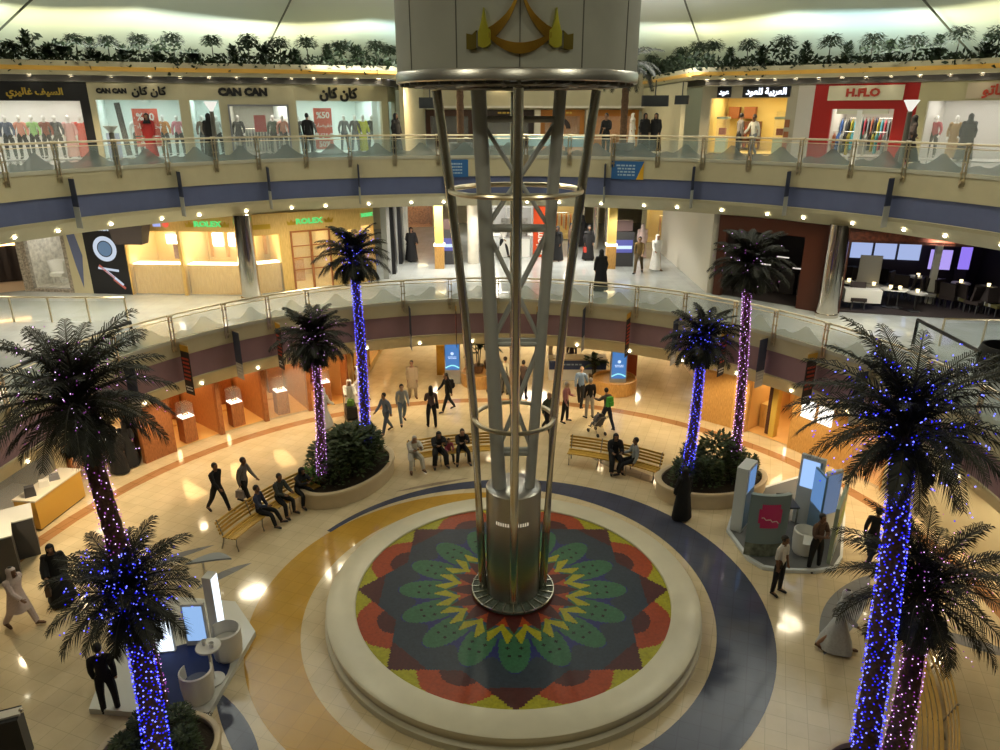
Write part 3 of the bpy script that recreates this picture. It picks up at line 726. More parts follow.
P_('grey haired woman in a black jacket beside the pushchair', 589, 418, 200, pose='stand', top=BK, bot=(.35, .32, .28), haircol=HAIRG, skin='c')
P_('person with a bright green backpack pushing the child in the pushchair', 606, 429, -150, pose='push', top=(.12, .1, .09), bot=NAVY, bag=('pack', (.08, .38, .05)))
P_('woman in a black abaya standing against the planter of the right palms', 681, 519, 200, pose='stand', outfit='abaya', top=BK)
P_('security guard in white shirt and black trousers in front of the booth', 776, 593, 40, pose='stand', top=(.66, .64, .6), bot=BK, skin='b', sleeves='short')
P_('woman in a dark patterned top standing inside the phone booth kiosk', 813, 569, 20, pose='fold', top=(.12, .07, .05), bot=BK, hair='short', skin='b')
P_('man in dark clothes walking behind the big blue lit palm', 868, 562, 130, pose='walk', top=BK, bot=NAVY, skin='b')
P_('man in a white robe striding below the purple lit palm crown', 834, 650, 60, pose='walk', outfit='robe', top=(.5, .52, .53), scarf=(.6, .6, .6))
P_('woman in a black abaya with a brown bag walking near the yellow counter', 63, 600, 30, pose='walk', outfit='abaya', top=BK, bag=('hand', (.12, .07, .04)))
P_('person in a pale pink and white outfit striding by the edge of the hall', 24, 626, 80, pose='walk', outfit='kameez', top=(.6, .48, .45), scarf=(.6, .5, .47), skin='b')
P_('man in a dark suit standing on the white stand behind the left palm', 112, 712, 200, pose='stand', outfit='suit', top=BK, bot=BK)
P_('woman in a black abaya in the group under the left gallery, tallest of it', 121, 473, 180, pose='stand', outfit='abaya', top=BK)
P_('woman in a black abaya bending to a pushchair under the left gallery', 103, 461, 90, pose='push', outfit='abaya', top=BK)
P_('woman in a black abaya nearest the lit jewellery window', 131, 465, 190, pose='walk2', outfit='abaya', top=BK)
# --- lower gallery
P_('woman in a black abaya walking by the dark doorway on the lower gallery', 412, 261, 20, F1, pose='walk2', outfit='abaya', top=BK)
P_('second figure in black further down the lower gallery corridor', 401, 248, 180, F1, pose='stand', outfit='abaya', top=BK)
P_('man in a white shirt and black trousers on the lower gallery behind the tower', 503, 257, 40, F1, pose='walk', top=WT, bot=BK)
P_('person in black trousers and pale top next to the red kiosk', 508, 254, 200, F1, pose='walk2', top=(.4, .35, .3), bot=BK)
P_('woman in a long black abaya just beyond the red kiosk', 557, 261, -30, F1, pose='stand', outfit='abaya', top=BK)
P_('dark haired woman in brown beside the orange shop', 570, 257, 60, F1, pose='stand', top=(.1, .06, .04), bot=NAVY, hair='long')
P_('woman in black abaya holding a red bag on the lower gallery', 588, 260, 10, F1, pose='stand', outfit='abaya', top=BK, bag=('hand', (.5, .05, .03)))
P_('person in black behind the woman with the red bag', 581, 246, 120, F1, pose='walk', outfit='abaya', top=BK)
P_('woman in a black abaya standing close to the lower gallery balustrade', 600, 291, 190, F1, pose='stand', outfit='abaya', top=BK)
P_('man in a white robe and headcloth walking on the lower gallery', 655, 270, 10, F1, pose='walk', outfit='robe', top=WT, scarf=WT)
P_('person in a pale pink robe behind the man in white', 641, 258, 170, F1, pose='stand', outfit='robe', top=(.55, .42, .4), scarf=(.5, .4, .38))
P_('man in brown walking beside the information screen', 638, 273, -20, F1, pose='walk2', top=(.22, .14, .05), bot=(.14, .1, .05))
# --- upper gallery
P_('man in a black suit standing at the upper gallery rail beside the tower', 605, 157, -40, F2, pose='talk', outfit='suit', top=BK, bot=BK)
P_('woman in a black abaya, first of a pair on the upper gallery', 643, 152, 20, F2, pose='stand', outfit='abaya', top=BK)
P_('woman in a black abaya, second of the pair under the hanging screen', 654, 152, -30, F2, pose='stand', outfit='abaya', top=BK)
P_('person in a white robe near the orange shopfront on the upper gallery', 631, 147, 60, F2, pose='stand', outfit='robe', top=WT, scarf=WT)
P_('man in a white shirt walking out of the perfume shop', 751, 157, -60, F2, pose='walk', top=(.6, .58, .5), bot=GY, skin='b')
P_('person in grey standing inside the perfume shop doorway', 737, 156, 100, F2, pose='stand', top=(.25, .22, .2), bot=BK)
P_('woman in a black headscarf and red dress before the sale poster', 153, 158, 10, F2, pose='stand', outfit='robe', top=(.4, .03, .03), scarf=BK)
P_('woman in a black abaya beside the lamp post on the upper gallery', 213, 158, 170, F2, pose='stand', outfit='abaya', top=BK)
P_('woman in black looking into the pale window at the far right of the upper gallery', 962, 161, 150, F2, pose='stand', outfit='abaya', top=BK)
P_('woman in black crossing in front of the red framed shop', 905, 163, 90, F2, pose='walk2', outfit='abaya', top=(.04, .03, .03), scarf=BK)
P_('woman in a dark abaya close to the left doorway on the upper gallery', 397, 154, 60, F2, pose='stand', outfit='abaya', top=BK)
P_('man in dark clothes looking at the window of the corner shop', 310, 156, 180, F2, pose='stand', top=BK, bot=BK)
# ================================================================= palms
LEAF = mat('palm_leaf', (.014, .016, .008), .55, var=.3, vs=6); RACH = mat('palm_rachis', (.03, .028, .014), .5)
TRUNK = mat('palm_trunk', (.10, .055, .03), .9, var=.35, vs=14, bump=.8)
def frond_mesh(L, e0, e1, seed, nl=30, lw=.03, ll=.42):
    r = random.Random(seed); b = B(); pts = []; p = Vector((0, 0, 0)); n = 14
    for i in range(n + 1):
        pts.append(p.copy()); t = i / n; e = rad(e0 + (e1 - e0) * t ** .9); p = p + Vector((0, cos(e), sin(e))) * (L / n)
    b.tube(pts, [.022 * (1 - .8 * i / n) + .004 for i in range(n + 1)], 4, m=1)
    for k in range(nl):
        t = .12 + .87 * k / (nl - 1); f = t * n; i = min(int(f), n - 1); q = pts[i].lerp(pts[i + 1], f - i); d = (pts[i + 1] - pts[i]).normalized()
        l = ll * (sin(pi * min(1, t * .85 + .12)) ** .6) * r.uniform(.85, 1.1); up = d.cross(Vector((1, 0, 0))); up = -up if up.z < 0 else up
        for s in (-1, 1):
            dr = (Vector((s, 0, 0)) * .8 + d * (.55 + .5 * t) + up * r.uniform(.0, .3)).normalized(); mid = q + dr * l * .5; tip = q + dr * l * .95 + Vector((0, 0, -l * r.uniform(.25, .5)))
            wv = d * lw * .5
            b.face([q - wv, q + wv, mid + wv, mid - wv]); b.face([mid - wv, mid + wv, tip])
    return b.mesh('frond', [LEAF, RACH])
def light_dots(b, pts, r, m=0):
    for p in pts:
        n = b.av([p + Vector(d) * r for d in ((1, 0, 0), (-1, 0, 0), (0, 1, 0), (0, -1, 0), (0, 0, 1), (0, 0, -1))])
        for f in ((0, 2, 4), (2, 1, 4), (1, 3, 4), (3, 0, 4), (2, 0, 5), (1, 2, 5), (3, 1, 5), (0, 3, 5)): b.f.append(tuple(n + i for i in f)); b.mi.append(m)
BLUEL = glow('blue_led', (.02, .02, 1.0), 1.3); BLUEW = glow('blue_white_led', (.14, .16, 1.0), 3.6)
PURL = glow('purple_led', (.5, .1, .6), 1.0); PURW = glow('violet_white_led', (.8, .5, 1.0), 3.0)
def palm(label, base, top, tr, L, leds, seed, nf=34, nled=500, ncr=130, dr=.018, crown_off=None, group='palms of the ground floor', ll=.42, up=0):
    r = random.Random(seed); base = Vector(base); top = Vector(top); t = thing('palm_tree', label, 'palm tree', base, 0, group)
    H = top - base; n = 22
    def ax(u): return H * u + Vector((sin(u * pi) * .06, 0, 0))
    b = B(); pts = []; rs = []
    for i in range(n * 2 + 1):
        u = i / (n * 2); pts.append(ax(u)); rs.append((tr * (1.12 - .3 * u)) * (1.0 if i % 2 else .93))
    b.tube(pts, rs, 12); b.build('trunk', TRUNK, t, True)
    b = B()
    for i in range(46):
        a = r.uniform(0, 2 * pi); z = r.uniform(-.45, .1); b.tube([ax(1) + Vector((cos(a) * tr * .7, sin(a) * tr * .7, z)), ax(1) + Vector((cos(a) * tr * 1.7, sin(a) * tr * 1.7, z + .22))], [.03, .012], 4)
    b.build('crown_heart', mat('palm_boots', (.06, .045, .025), .9), t)
    V = [(80, 15), (62, -12), (44, -42), (26, -58), (4, -62), (-25, -75)]
    ms = [frond_mesh(L * (1, .98, 1, .95, .7, .42)[k], *v, seed * 10 + k, 40, .027, ll * 1.05) for k, v in enumerate(V)]
    dots = []
    for i in range(nf):
        k = min(5, int((i / nf) ** 1.15 * 6)); a = i * 2.39996 + r.uniform(-.2, .2)
        instance(ms[k], 'frond', t, ax(1) + Vector((0, 0, .12 - .05 * k)), (rad(r.uniform(-7, 7)), rad(r.uniform(-9, 9)), a), r.uniform(.88, 1.08))
        e0, e1 = V[k]; 
        for q in range(int(ncr * 1.0 / nf) + 1):
            d = r.uniform(.1, .8); p = Vector((0, 0, .12)); m_ = 10
            for j in range(int(m_ * d) + 1):
                e = rad(e0 + (e1 - e0) * (j / m_)); p = p + Vector((-sin(a) * cos(e), cos(a) * cos(e), sin(e))) * (L / m_)
            dots.append(ax(1) + p + Vector((r.uniform(-.06, .06), r.uniform(-.06, .06), r.uniform(-.05, .05))))
    b = B(); m0, m1 = (BLUEL, BLUEW) if leds == 'blue' else (PURL, PURW)
    ta = []; 
    for i in range(nled):
        u = .06 + .94 * (i + r.random()) / nled; a = i * 2.7 + r.uniform(-.5, .5); rr = tr * (1.12 - .3 * u) + .025; ta.append(ax(u) + Vector((cos(a) * rr, sin(a) * rr, 0)))
    light_dots(b, [p for i, p in enumerate(ta) if i % 3], dr, 0); light_dots(b, [p for i, p in enumerate(ta) if i % 3 == 0], dr, 1)
    light_dots(b, dots[::2], dr * .9, 0); light_dots(b, dots[1::2], dr * .8, 1)
    tag(b.build('string_lights', [m0, m1], t), leds + ' string lights wound round the trunk and crown', kind='stuff')
    # a few tiny lamps carry the colour cast of the string
    return t
palm('tallest near palm with violet lights on its slim trunk, on the left', (-6.95, 11.35, .4), (-7.36, 11.5, 7.15), .19, 1.85, 'violet', 11, 56, 560, 120, .014)
palm('lower near palm wrapped in bright blue lights, in front of the violet lit trunk', (-6.35, 10.0, .4), (-6.9, 11.0, 3.5), .2, 1.5, 'blue', 12, 50, 620, 330, .019)
palm('large palm crown full of blue lights at the right edge of the hall', (6.8, 10.1, .4), (6.85, 11.0, 6.88), .21, 2.1, 'blue', 13, 60, 1000, 330, .019)
palm('low palm with violet lights behind the big blue lit trunk', (7.3, 10.0, .4), (8.0, 11.3, 3.35), .2, 1.9, 'violet', 14, 52, 420, 170, .014)
palm('slim violet lit palm in the back planter near the jewellery shop', (-5.9, 21.0, .5), (-5.75, 21.1, 5.25), .13, 1.35, 'violet', 15, 60, 560, 90, .015, ll=.36)
palm('tall blue lit palm in the back planter near the jewellery shop', (-4.75, 22.9, .5), (-4.8, 23.3, 7.4), .15, 1.35, 'blue', 16, 60, 800, 110, .019, ll=.36)
palm('shorter palm with bright blue lights in the planter beside the standing woman', (6.15, 21.1, .5), (6.25, 21.1, 5.2), .15, 1.3, 'blue', 17, 60, 560, 130, .019, ll=.34)
palm('tall palm with pink violet lights in front of the dark shopfront', (7.95, 21.7, .5), (7.6, 21.7, 7.45), .14, 1.4, 'violet', 18, 64, 780, 60, .017, ll=.38)
# ---- planters
SOIL = mat('soil', (.03, .02, .012), .95, bump=.6, vs=20); SHR = mat('shrub_leaf', (.05, .075, .025), .6, var=.35, vs=8); SHR2 = mat('bright_leaf', (.09, .2, .03), .55, var=.3, vs=8)
def shrub_mesh(name, R_, H, n, leaf, seed, m, stems=14):
    r = random.Random(seed); b = B()
    for i in range(stems):
        a = r.uniform(0, 2 * pi); rr = R_ * sqrt(r.random()) * .8; b.tube([(rr * .3 * cos(a), rr * .3 * sin(a), 0), (rr * cos(a), rr * sin(a), H * r.uniform(.5, .9))], [.012, .005], 4, m=1)
    for i in range(n):
        a = r.uniform(0, 2 * pi); h = r.random() ** .7; rr = R_ * sqrt(r.random()) * (1 - .45 * h); p = Vector((rr * cos(a), rr * sin(a), H * (.08 + .92 * h)))
        d = Vector((cos(a) + r.uniform(-.7, .7), sin(a) + r.uniform(-.7, .7), r.uniform(-.2, .9))).normalized(); w_ = d.cross(Vector((r.uniform(-.3, .3), r.uniform(-.3, .3), 1))).normalized() * leaf * .22
        b.face([p, p + d * leaf * .5 + w_, p + d * leaf, p + d * leaf * .5 - w_])
    return b.mesh(name, [m, RACH])
shA = [shrub_mesh('foliage', .62, 1.15, 520, .2, 31 + k, SHR) for k in range(3)]; shB = shrub_mesh('foliage', .32, .6, 130, .22, 35, SHR2)
def planter(label, c, a, b_, rot, h, shrubs, where):
    t = thing('planter', label, 'planter', (c[0], c[1], .006), rot, None)
    b = B(); b.lathe([(.90, .2), (.90, h - .02), (.92, h), (1.0, h), (1.01, h - .02), (1.01, h - .1), (.985, h - .12), (.985, 0), (.90, 0)], 64, sx=a, sy=b_); b.build('stone_wall', mat('planter_stone', (.62, .5, .32), .4, var=.05, vs=3), t, True)
    b = B(); b.lathe([(0, h - .12), (.9, h - .12)], 48, sx=a, sy=b_); b.build('soil_bed', SOIL, t)
    for i, (u, v, s, k) in enumerate(shrubs):
        x, y = u * a, v * b_; X = c[0] + x * cos(rot) - y * sin(rot); Y = c[1] + x * sin(rot) + y * cos(rot)
        q = thing('shrub', '%s leafy shrub in %s' % ('dark green' if k < 3 else 'small bright green', where), 'shrub', (X, Y, h - .12), i * 1.3)
        instance(shA[k] if k < 3 else shB, 'foliage', q, sc=s); q['group'] = ('shrubs in ' if k < 3 else 'bright shrub in ') + where
planter('oval cream stone planter holding two palms near the jewellery shop', (-5.25, 21.95), 2.05, 1.3, rad(62), .55, [(.55, .1, 1.05, 0), (.3, -.3, 1.15, 1), (.1, .3, 1.1, 2), (-.1, -.25, 1.2, 0), (-.3, .35, 1.0, 1), (-.45, -.2, .9, 2), (.7, .25, .7, 1), (-.66, .3, .9, 3), (.15, .0, 1.3, 1)], 'the planter by the jewellery shop')
planter('oval cream stone planter holding two palms beside the woman in the abaya', (7.1, 21.35), 1.95, 1.25, rad(14), .55, [(-.6, -.1, .75, 0), (-.3, .3, .9, 1), (-.2, -.35, .85, 2), (.1, .1, 1.25, 0), (.3, -.3, .85, 1), (.5, .3, .8, 2), (.65, -.1, .65, 0)], 'the planter by the standing woman')
planter('stone planter at the foot of the near blue lit palm', (-6.6, 10.45), 1.15, .95, rad(10), .5, [(-.45, -.15, .5, 0), (.5, -.15, .5, 2), (-.3, .4, .5, 0), (.3, .4, .55, 1)], 'the near planter')
planter('stone planter under the two near palms at the right', (7.05, 9.9), 1.0, .75, rad(-10), .5, [(0, -.35, .5, 1)], 'the planter under the near right palms')

# ================================================================= benches
BW = mat('bench_slat', (.6, .36, .07), .28, coat=.4, var=.08, vs=6); BF = mat('bench_frame', (.32, .3, .25), .35, 1)
def bench(label, r, a0, a1, mt=None):
    """slatted bench bent round the pool; azimuth range in degrees"""
    am = (a0 + a1) / 2; t = thing('bench', label, 'bench', (CX + r * sin(rad(am)), CY + r * cos(rad(am)), .006), 0, None)
    ox, oy = r * sin(rad(am)), r * cos(rad(am)); w_ = mt or BW
    def arcb(b, rr, z, dw, dh, n=24):
        P = []
        for i in range(n + 1):
            a = rad(a0 + (a1 - a0) * i / n); P.append([((rr + q) * sin(a) - ox, (rr + q) * cos(a) - oy, z + h) for q, h in ((-dw / 2, -dh / 2), (dw / 2, -dh / 2), (dw / 2, dh / 2), (-dw / 2, dh / 2))])
        for i in range(n):
            for k in range(4): b.face([P[i][k], P[i][(k + 1) % 4], P[i + 1][(k + 1) % 4], P[i + 1][k]])
        b.face(P[0]); b.face(P[-1])
    b = B()
    for k in range(5): arcb(b, r - .42 + k * .095, .44 + (.015 if k in (0, 4) else 0), .075, .03)
    b.build('seat', w_, t)
    b = B()
    for k in range(4): arcb(b, r + .06 + k * .035, .56 + k * .105, .03, .075)
    b.build('backrest', w_, t)
    for i in range(4):
        a = rad(a0 + (a1 - a0) * (.02 + .96 * i / 3))
        def P(rr, z): return ((r + rr) * sin(a) - ox, (r + rr) * cos(a) - oy, z)
        b = B(); b.tube([P(-.45, .0), P(-.40, .2), P(-.43, .42), P(-.2, .415), P(0, .42), P(.07, .6), P(.18, .95)], .022, 6); b.tube([P(.12, 0), P(.04, .22), P(0, .42)], .022, 6); b.build('leg_frame', BF, t, True)
    return t
def seat_person(label, r, az, **k):
    a = rad(az); sc = k.pop('sc', 1.0); p = POSES[k['pose']]
    return person(label, (CX + (r - .15) * sin(a), CY + (r - .15) * cos(a), .03), -az + k.pop('turn', 0), sc=sc, **k)
# the azimuths about the pool centre
def azc(px, py, z=0): p = G(px, py, z); return math.degrees(atan2(p.x - CX, p.y - CY)), sqrt((p.x - CX) ** 2 + (p.y - CY) ** 2)
def scribble(t, w_, rows, h, m, loc, rot=(pi / 2, 0, 0), name='lettering', seed=1):
    """unreadable small print: rows of short uneven strokes"""
    r = random.Random(seed); b = B()
    for k in range(rows):
        x = -w_ / 2 + r.uniform(0, w_ * .12); zz = h * (.5 - (k + .5) / rows)
        while x < w_ * .42:
            l = r.uniform(.08, .22) * w_; l = min(l, w_ * .48 - x); b.box((x + l / 2, zz, 0), (l, h / rows * .5, .004)); x += l + w_ * .05
    o = b.build(name, m, t, loc=loc); o.rotation_euler = rot; return o
bench('curved golden slatted bench with three people, beside the left planter', 8.7, -74, -49)
bench('curved slatted bench behind the tower with an old man and two in black', 8.5, -25, -3.5)
bench('curved slatted bench to the right of the tower with two sitters', 8.5, 15, 38)
bench('curved golden bench behind the near palms on the right side', 9.6, 97, 126)
for lab, az, pose, top, bot, hair, tn in (('man in a dark blue top lounging on the golden bench', -64, 'sit3', (.03, .04, .08), BK, 'short', 20), ('man in a dark jacket over a grey shirt, middle sitter of the golden bench', -58.5, 'sit', (.05, .055, .05), BK, 'short', 0), ('person in black with a head covering, end sitter next to the planter', -53.5, 'sit2', (.02, .02, .025), BK, 'none', 5)):
    seat_person(lab, 8.7, az, pose=pose, top=top, bot=bot, hair=hair, turn=tn, skin='b', scarf=BK if hair == 'none' else None)
seat_person('old man in white clothes at the end of the bench behind the tower', 8.45, -24.4, pose='sit2', outfit='kameez', top=(.55, .52, .45), hair='short', haircol=HAIRG)
seat_person('woman in black sitting bent over a child on the bench', 8.5, -18, pose='sit2', outfit='abaya', top=BK)
seat_person('small child in pink between two seated adults in black', 8.5, -15.2, pose='sit', top=(.4, .08, .12), bot=BK, sc=.66, hair='long')
seat_person('person in black leaning forward on the bench nearest the tower', 8.5, -12, pose='sit2', outfit='suit', top=BK, bot=BK, hair='short')
seat_person('woman in black turned aside on the bench right of the tower', 8.5, 26.5, pose='sit', outfit='abaya', top=BK, turn=30)
seat_person('person in a pale grey striped top turned toward the woman in black', 8.5, 31.5, pose='sit3', top=(.32, .34, .34), bot=BK, turn=-50, skin='b')
# ---- pushchair and luggage trolley
def pushchair(label, loc, hd, s=1, colr=(.1, .1, .11)):
    t = thing('pushchair', label, 'pushchair', loc, rad(hd)); t.scale = (s, s, s)
    b = B()
    for sx in (-.2, .2): b.tube([(sx, .5, 1.0), (sx, .1, .55), (sx, -.38, .1)], .012, 6); b.tube([(sx, .32, .1), (sx, .0, .5)], .012, 6)
    b.tube([(-.2, .5, 1.0), (.2, .5, 1.0)], .018, 6); b.build('frame', BF, t, True)
    b = B(); b.box((0, -.02, .48), (.36, .36, .05), rx=.1); b.box((0, .2, .68), (.36, .05, .45), rx=-.3); b.build('seat', cloth(colr), t)
    b = B(); b.lathe([(.0, .3), (.15, .27), (.26, .15), (.3, 0)], 12, (0, .14, .72), a0=-110, a1=110, rz=pi); b.build('hood', cloth(colr), t, True)
    for x, y in ((-.2, -.38), (.2, -.38), (-.2, .32), (.2, .32)):
        b = B(); b.tube([(x - .02, y, .09), (x + .02, y, .09)], .085, 12); b.build('wheel', BLACK, t)
    return t
pushchair('pushchair with a child in front of the person with the green backpack', at_(597, 434, .006), -150, .9)
person('small child in blue sitting in the pushchair', (at_(597, 434)[0], at_(597, 434)[1] + .05, .16), -150, pose='sit3', top=(.07, .09, .13), bot=(.2, .2, .2), sc=.55)
pushchair('pushchair beside the women under the left gallery', at_(95, 462, .006), 90, 1.0)
pushchair('second empty pushchair parked near the corridor plants', at_(494, 394, .006), 30, .9)
t = thing('luggage_trolley', 'trolley carrying black and green bags pushed by the man in white', 'trolley', at_(352, 422, .006), rad(20))
b = B(); b.box((0, 0, .2), (.5, .8, .05)); b.tube([(-.22, .4, .2), (-.22, .45, 1.0), (.22, .45, 1.0), (.22, .4, .2)], .018, 6); b.build('frame', BF, t)
for x, y in ((-.2, -.3), (.2, -.3), (-.2, .3), (.2, .3)):
    b = B(); b.tube([(x - .02, y, .08), (x + .02, y, .08)], .075, 10); b.build('wheel', BLACK, t)
tag(B().box((0, 0, 0), (.44, .6, .5), top=.94).box((0, -.31, 0), (.36, .02, .4)).build('suitcase', BLACK, None, loc=(at_(352, 422)[0], at_(352, 422)[1], .50), rz=rad(20)), 'black suitcase on the trolley of the man in white', 'suitcase')
tag(B().box((0, 0, 0), (.26, .3, .22), top=.8).tube([(-.08, 0, .1), (0, 0, .2), (.08, 0, .1)], .012, 5).build('green_bag', cloth((.15, .3, .05)), None, loc=(at_(352, 422)[0], at_(352, 422)[1], .875)), 'small green bag on top of the black suitcase', 'bag')

# ================================================================= banners hung from the balustrades
def banner(label, az, r, ztop, h, w_, style, group):
    p = polar(az, r, ztop); t = thing('banner', label, 'banner', p, -rad(az), group)      # local +Y points outward
    z0 = -h; mD = mat('banner_navy', (.045, .055, .10), .6); mW = mat('banner_grey', (.42, .42, .42), .6); mK = mat('banner_black', (.03, .02, .02), .6); mO = mat('banner_orange', (.6, .33, .04), .6); mR = mat('banner_red_ink', (.55, .07, .04), .6); mI = mat('banner_ink', (.6, .6, .58), .6)
    b = B(); b.tube([(0, .1, .04), (0, -w_ - .02, .04)], .018, 6); b.tube([(0, .1, -.12), (0, .1, .06)], .03, 6); b.build('bracket', BRONZE, t, True)
    if style == 'blue':
        B().box((0, -w_ / 2, -h * .33), (.02, w_, h * .66)).build('cloth', mD, t); B().box((0, -w_ / 2, -h * .83), (.02, w_, h * .34)).build('lower_cloth', mW, t)
        for sx in (-.014, .014): scribble(t, w_ * .8, 3, h * .2, mI, (sx, -w_ / 2, -h * .8), (pi / 2, 0, pi / 2 if sx > 0 else -pi / 2))
    else:
        B().box((0, -w_ / 2, -h * .06), (.02, w_, h * .12)).build('top_strip', mO, t); B().box((0, -w_ / 2, -h * .56), (.02, w_, h * .88)).build('cloth', mK, t)
        for sx in (-.014, .014):
            scribble(t, w_ * .85, 6, h * .5, mR, (sx, -w_ / 2, -h * .48), (pi / 2, 0, pi / 2 if sx > 0 else -pi / 2))
            scribble(t, w_ * .8, 2, h * .12, mI, (sx, -w_ / 2, -h * .88), (pi / 2, 0, pi / 2 if sx > 0 else -pi / 2), 'small_lettering')
for i, px in enumerate(PX1):
    st = 'blue' if i % 2 else 'red'; az = A1[A1.index(az_of(px, R1, F1))]
    banner('%s under the lower rail, %s from the left end' % ('black banner with red lettering' if st == 'red' else 'navy and grey banner', ORD[i]), az + (1.0 if az < 0 else -1.0), R1 - .05, 4.7, 1.75, .46, st, 'banners under the lower rail')
for i, px in enumerate(PX2[1::2]):
    az = az_of(px, R2, F2); az += 1 if az < 0 else -1
    t = thing('banner', 'navy and pale banner on the upper fascia, %s from the left' % ORD[i], 'banner', polar(az, R2 - .05, 9.95), -rad(az), 'banners on the upper fascia')
    B().box((0, -.15, -.45), (.02, .34, .9)).build('cloth', mat('banner_navy2', (.035, .045, .09), .6), t)
    B().box((0, -.15, -1.25), (.02, .34, .7)).build('lower_cloth', mat('banner_pale', (.42, .42, .38), .6), t)
    B().tube([(0, .06, .03), (0, -.33, .03)], .015, 5).build('bracket', BRONZE, t)
# two blue notice boards on the upper fascia
for px, lab in ((470, 'blue notice board on the upper fascia behind the tower tube'), (635, 'blue notice board with an orange corner on the upper fascia')):
    az = math.degrees(math.asin((px - 500) / F * 30.8 / R2)); p = polar(az, R2 - .08, 9.72)
    t = thing('notice_board', lab, 'sign', p, -rad(az)); wd = .85 if px < 500 else 1.35
    B().box((0, 0, 0), (wd, .03, .72)).build('panel', mat('notice_blue', (.03, .13, .36), .4), t)
    scribble(t, wd * .6, 4, .5, mat('notice_ink', (.4, .55, .7), .5), (-.08, -.02, 0))
    if px > 500: b = B(); b.face([(wd / 2, -.018, -.36), (wd / 2, -.018, .36), (wd / 2 - .3, -.018, -.36)]); b.build('orange_corner', mat('notice_orange', (.7, .4, .03), .4), t)

# ================================================================= booth on the right (phone booth kiosk)
KW = mat('booth_white', (.62, .66, .68), .35); KG = mat('booth_carpet', (.14, .145, .15), .8); SCR = glow('screen_blue', (.16, .34, .7), .7); SCR2 = glow('screen_pale', (.35, .55, .95), 1.1)
KB = mat('booth_blue', (.16, .28, .42), .35); PINK = mat('booth_pink', (.55, .03, .16), .4); LIME = mat('booth_lime', (.35, .48, .04), .4)
poly = [tuple(G(x, y)[:2]) for x, y in ((726, 532), (747, 561), (762, 570), (782, 573), (815, 574), (835, 571), (842, 560), (845, 520), (842, 490), (800, 478), (760, 490), (735, 505))]
c0 = sum((Vector(p) for p in poly), Vector((0, 0))) / len(poly)
t = thing('booth_platform', 'low grey carpeted booth platform with a white edge', 'platform', (c0.x, c0.y, .006))
L_ = [(p[0] - c0.x, p[1] - c0.y) for p in poly]
B().prism(L_, 0, .1).build('edge', KW, t); B().prism([(x * .95, y * .95) for x, y in L_], .1, .112).build('carpet', KG, t)
ZB = .13
def panel(name, label, cat, pL, pR, h, th, mats, faces, z=ZB):
    """upright panel from ground pixel pL to pR"""
    a, b_ = G(*pL, z), G(*pR, z); d = (b_ - a); W = Vector((d.x, d.y)).length; t = thing(name, label, cat, (a.x, a.y, z), atan2(d.y, d.x)); B().box((W / 2, 0, h / 2), (W, th, h)).build('panel', mats, t)
    for nm, x0, x1, z0, z1, m in faces: B().box(((x0 + x1) / 2 * W, -th / 2 - .006, (z0 + z1) / 2 * h), ((x1 - x0) * W, .012, (z1 - z0) * h)).build(nm, m, t)
    return t, W
t, W = panel('totem', 'tall white and blue totem at the near corner of the booth', 'totem', (735, 531), (744, 520), 2.1, .34, KW, [('blue_face', .06, .94, .05, .6, KB), ('screen', .2, .95, .62, .95, SCR)])
a_ = G(747, 566, ZB); 
# curved counter with a pink logo
t = thing('booth_counter', 'curved pale blue counter with a large pink logo', 'counter', (G(764, 556, ZB).x, G(764, 556, ZB).y + .6, ZB))
b = B(); b.lathe([(.92, 0), (.92, 1.95), (.98, 1.97), (.78, 1.97), (.78, 0)], 20, sy=.7, a0=142, a1=218); b.build('shell', mat('counter_sheen', (.2, .27, .29), .3), t, True)
b = B(); 
for i in range(10):
    for k in range(5):
        u0 = -20 + i * 4; 
        if (abs(i - 4.5) / 5) ** 2 + (abs(k - 2) / 3) ** 2 > 1: continue
        def Q(u, zz): return (.935 * sin(rad(180 - u)), .935 * .7 * cos(rad(180 - u)) - .005, zz)
        b.face([Q(u0, .95 + k * .15), Q(u0 + 4, .95 + k * .15 - .02), Q(u0 + 4, 1.1 + k * .15 - .02), Q(u0, 1.1 + k * .15)])
b.build('logo', PINK, t); b = B(); b.tube([(-.24 + .06 * i, -.672 + (abs(i - 4) * .006), 1.27 - .018 * i + .03 * sin(i * 2.1)) for i in range(9)], .014, 5); b.build('lettering', mat('counter_ink', (.7, .6, .62), .5), t)
b = B(); b.lathe([(.93, .02), (.93, .42)], 20, sy=.7, a0=143, a1=217); b.v = [v * 1.008 for v in b.v]; b.build('base_picture', mat('counter_base', (.16, .18, .14), .5, var=.5, vs=6), t, True)
panel('display_wall', 'tall grey display wall with a blue screen at the back of the booth', 'display', (792, 520), (815, 528), 2.3, .12, KW, [('screen', .1, .8, .55, .94, SCR2), ('trim_strip', .84, .9, .05, .95, KB)])
panel('screen_stand', 'tilted blue screen on a slim stand in the booth', 'screen', (806, 532), (816, 545), 2.2, .06, KB, [('screen', .02, .98, .5, .98, SCR)])
panel('display_wall', 'pale blue glowing wall panel beside the tilted screen', 'display', (817, 532), (832, 528), 2.0, .1, KW, [('screen', .05, .95, .3, .95, glow('screen_wash', (.25, .4, .7), .38))])
panel('display_wall', 'curved looking end panel with a lime green and blue print', 'display', (828, 564), (838, 536), 1.75, .1, mat('end_panel', (.3, .38, .3), .4), [('lime_patch', .1, .9, .45, .72, LIME), ('blue_patch', .1, .9, .1, .3, KB), ('white_patch', .2, .7, .3, .42, KW)])
t = thing('laptop', 'open laptop with a lit screen on the booth desk', 'laptop', (G(778, 528, ZB).x, G(778, 528, ZB).y - .1, ZB + .92))
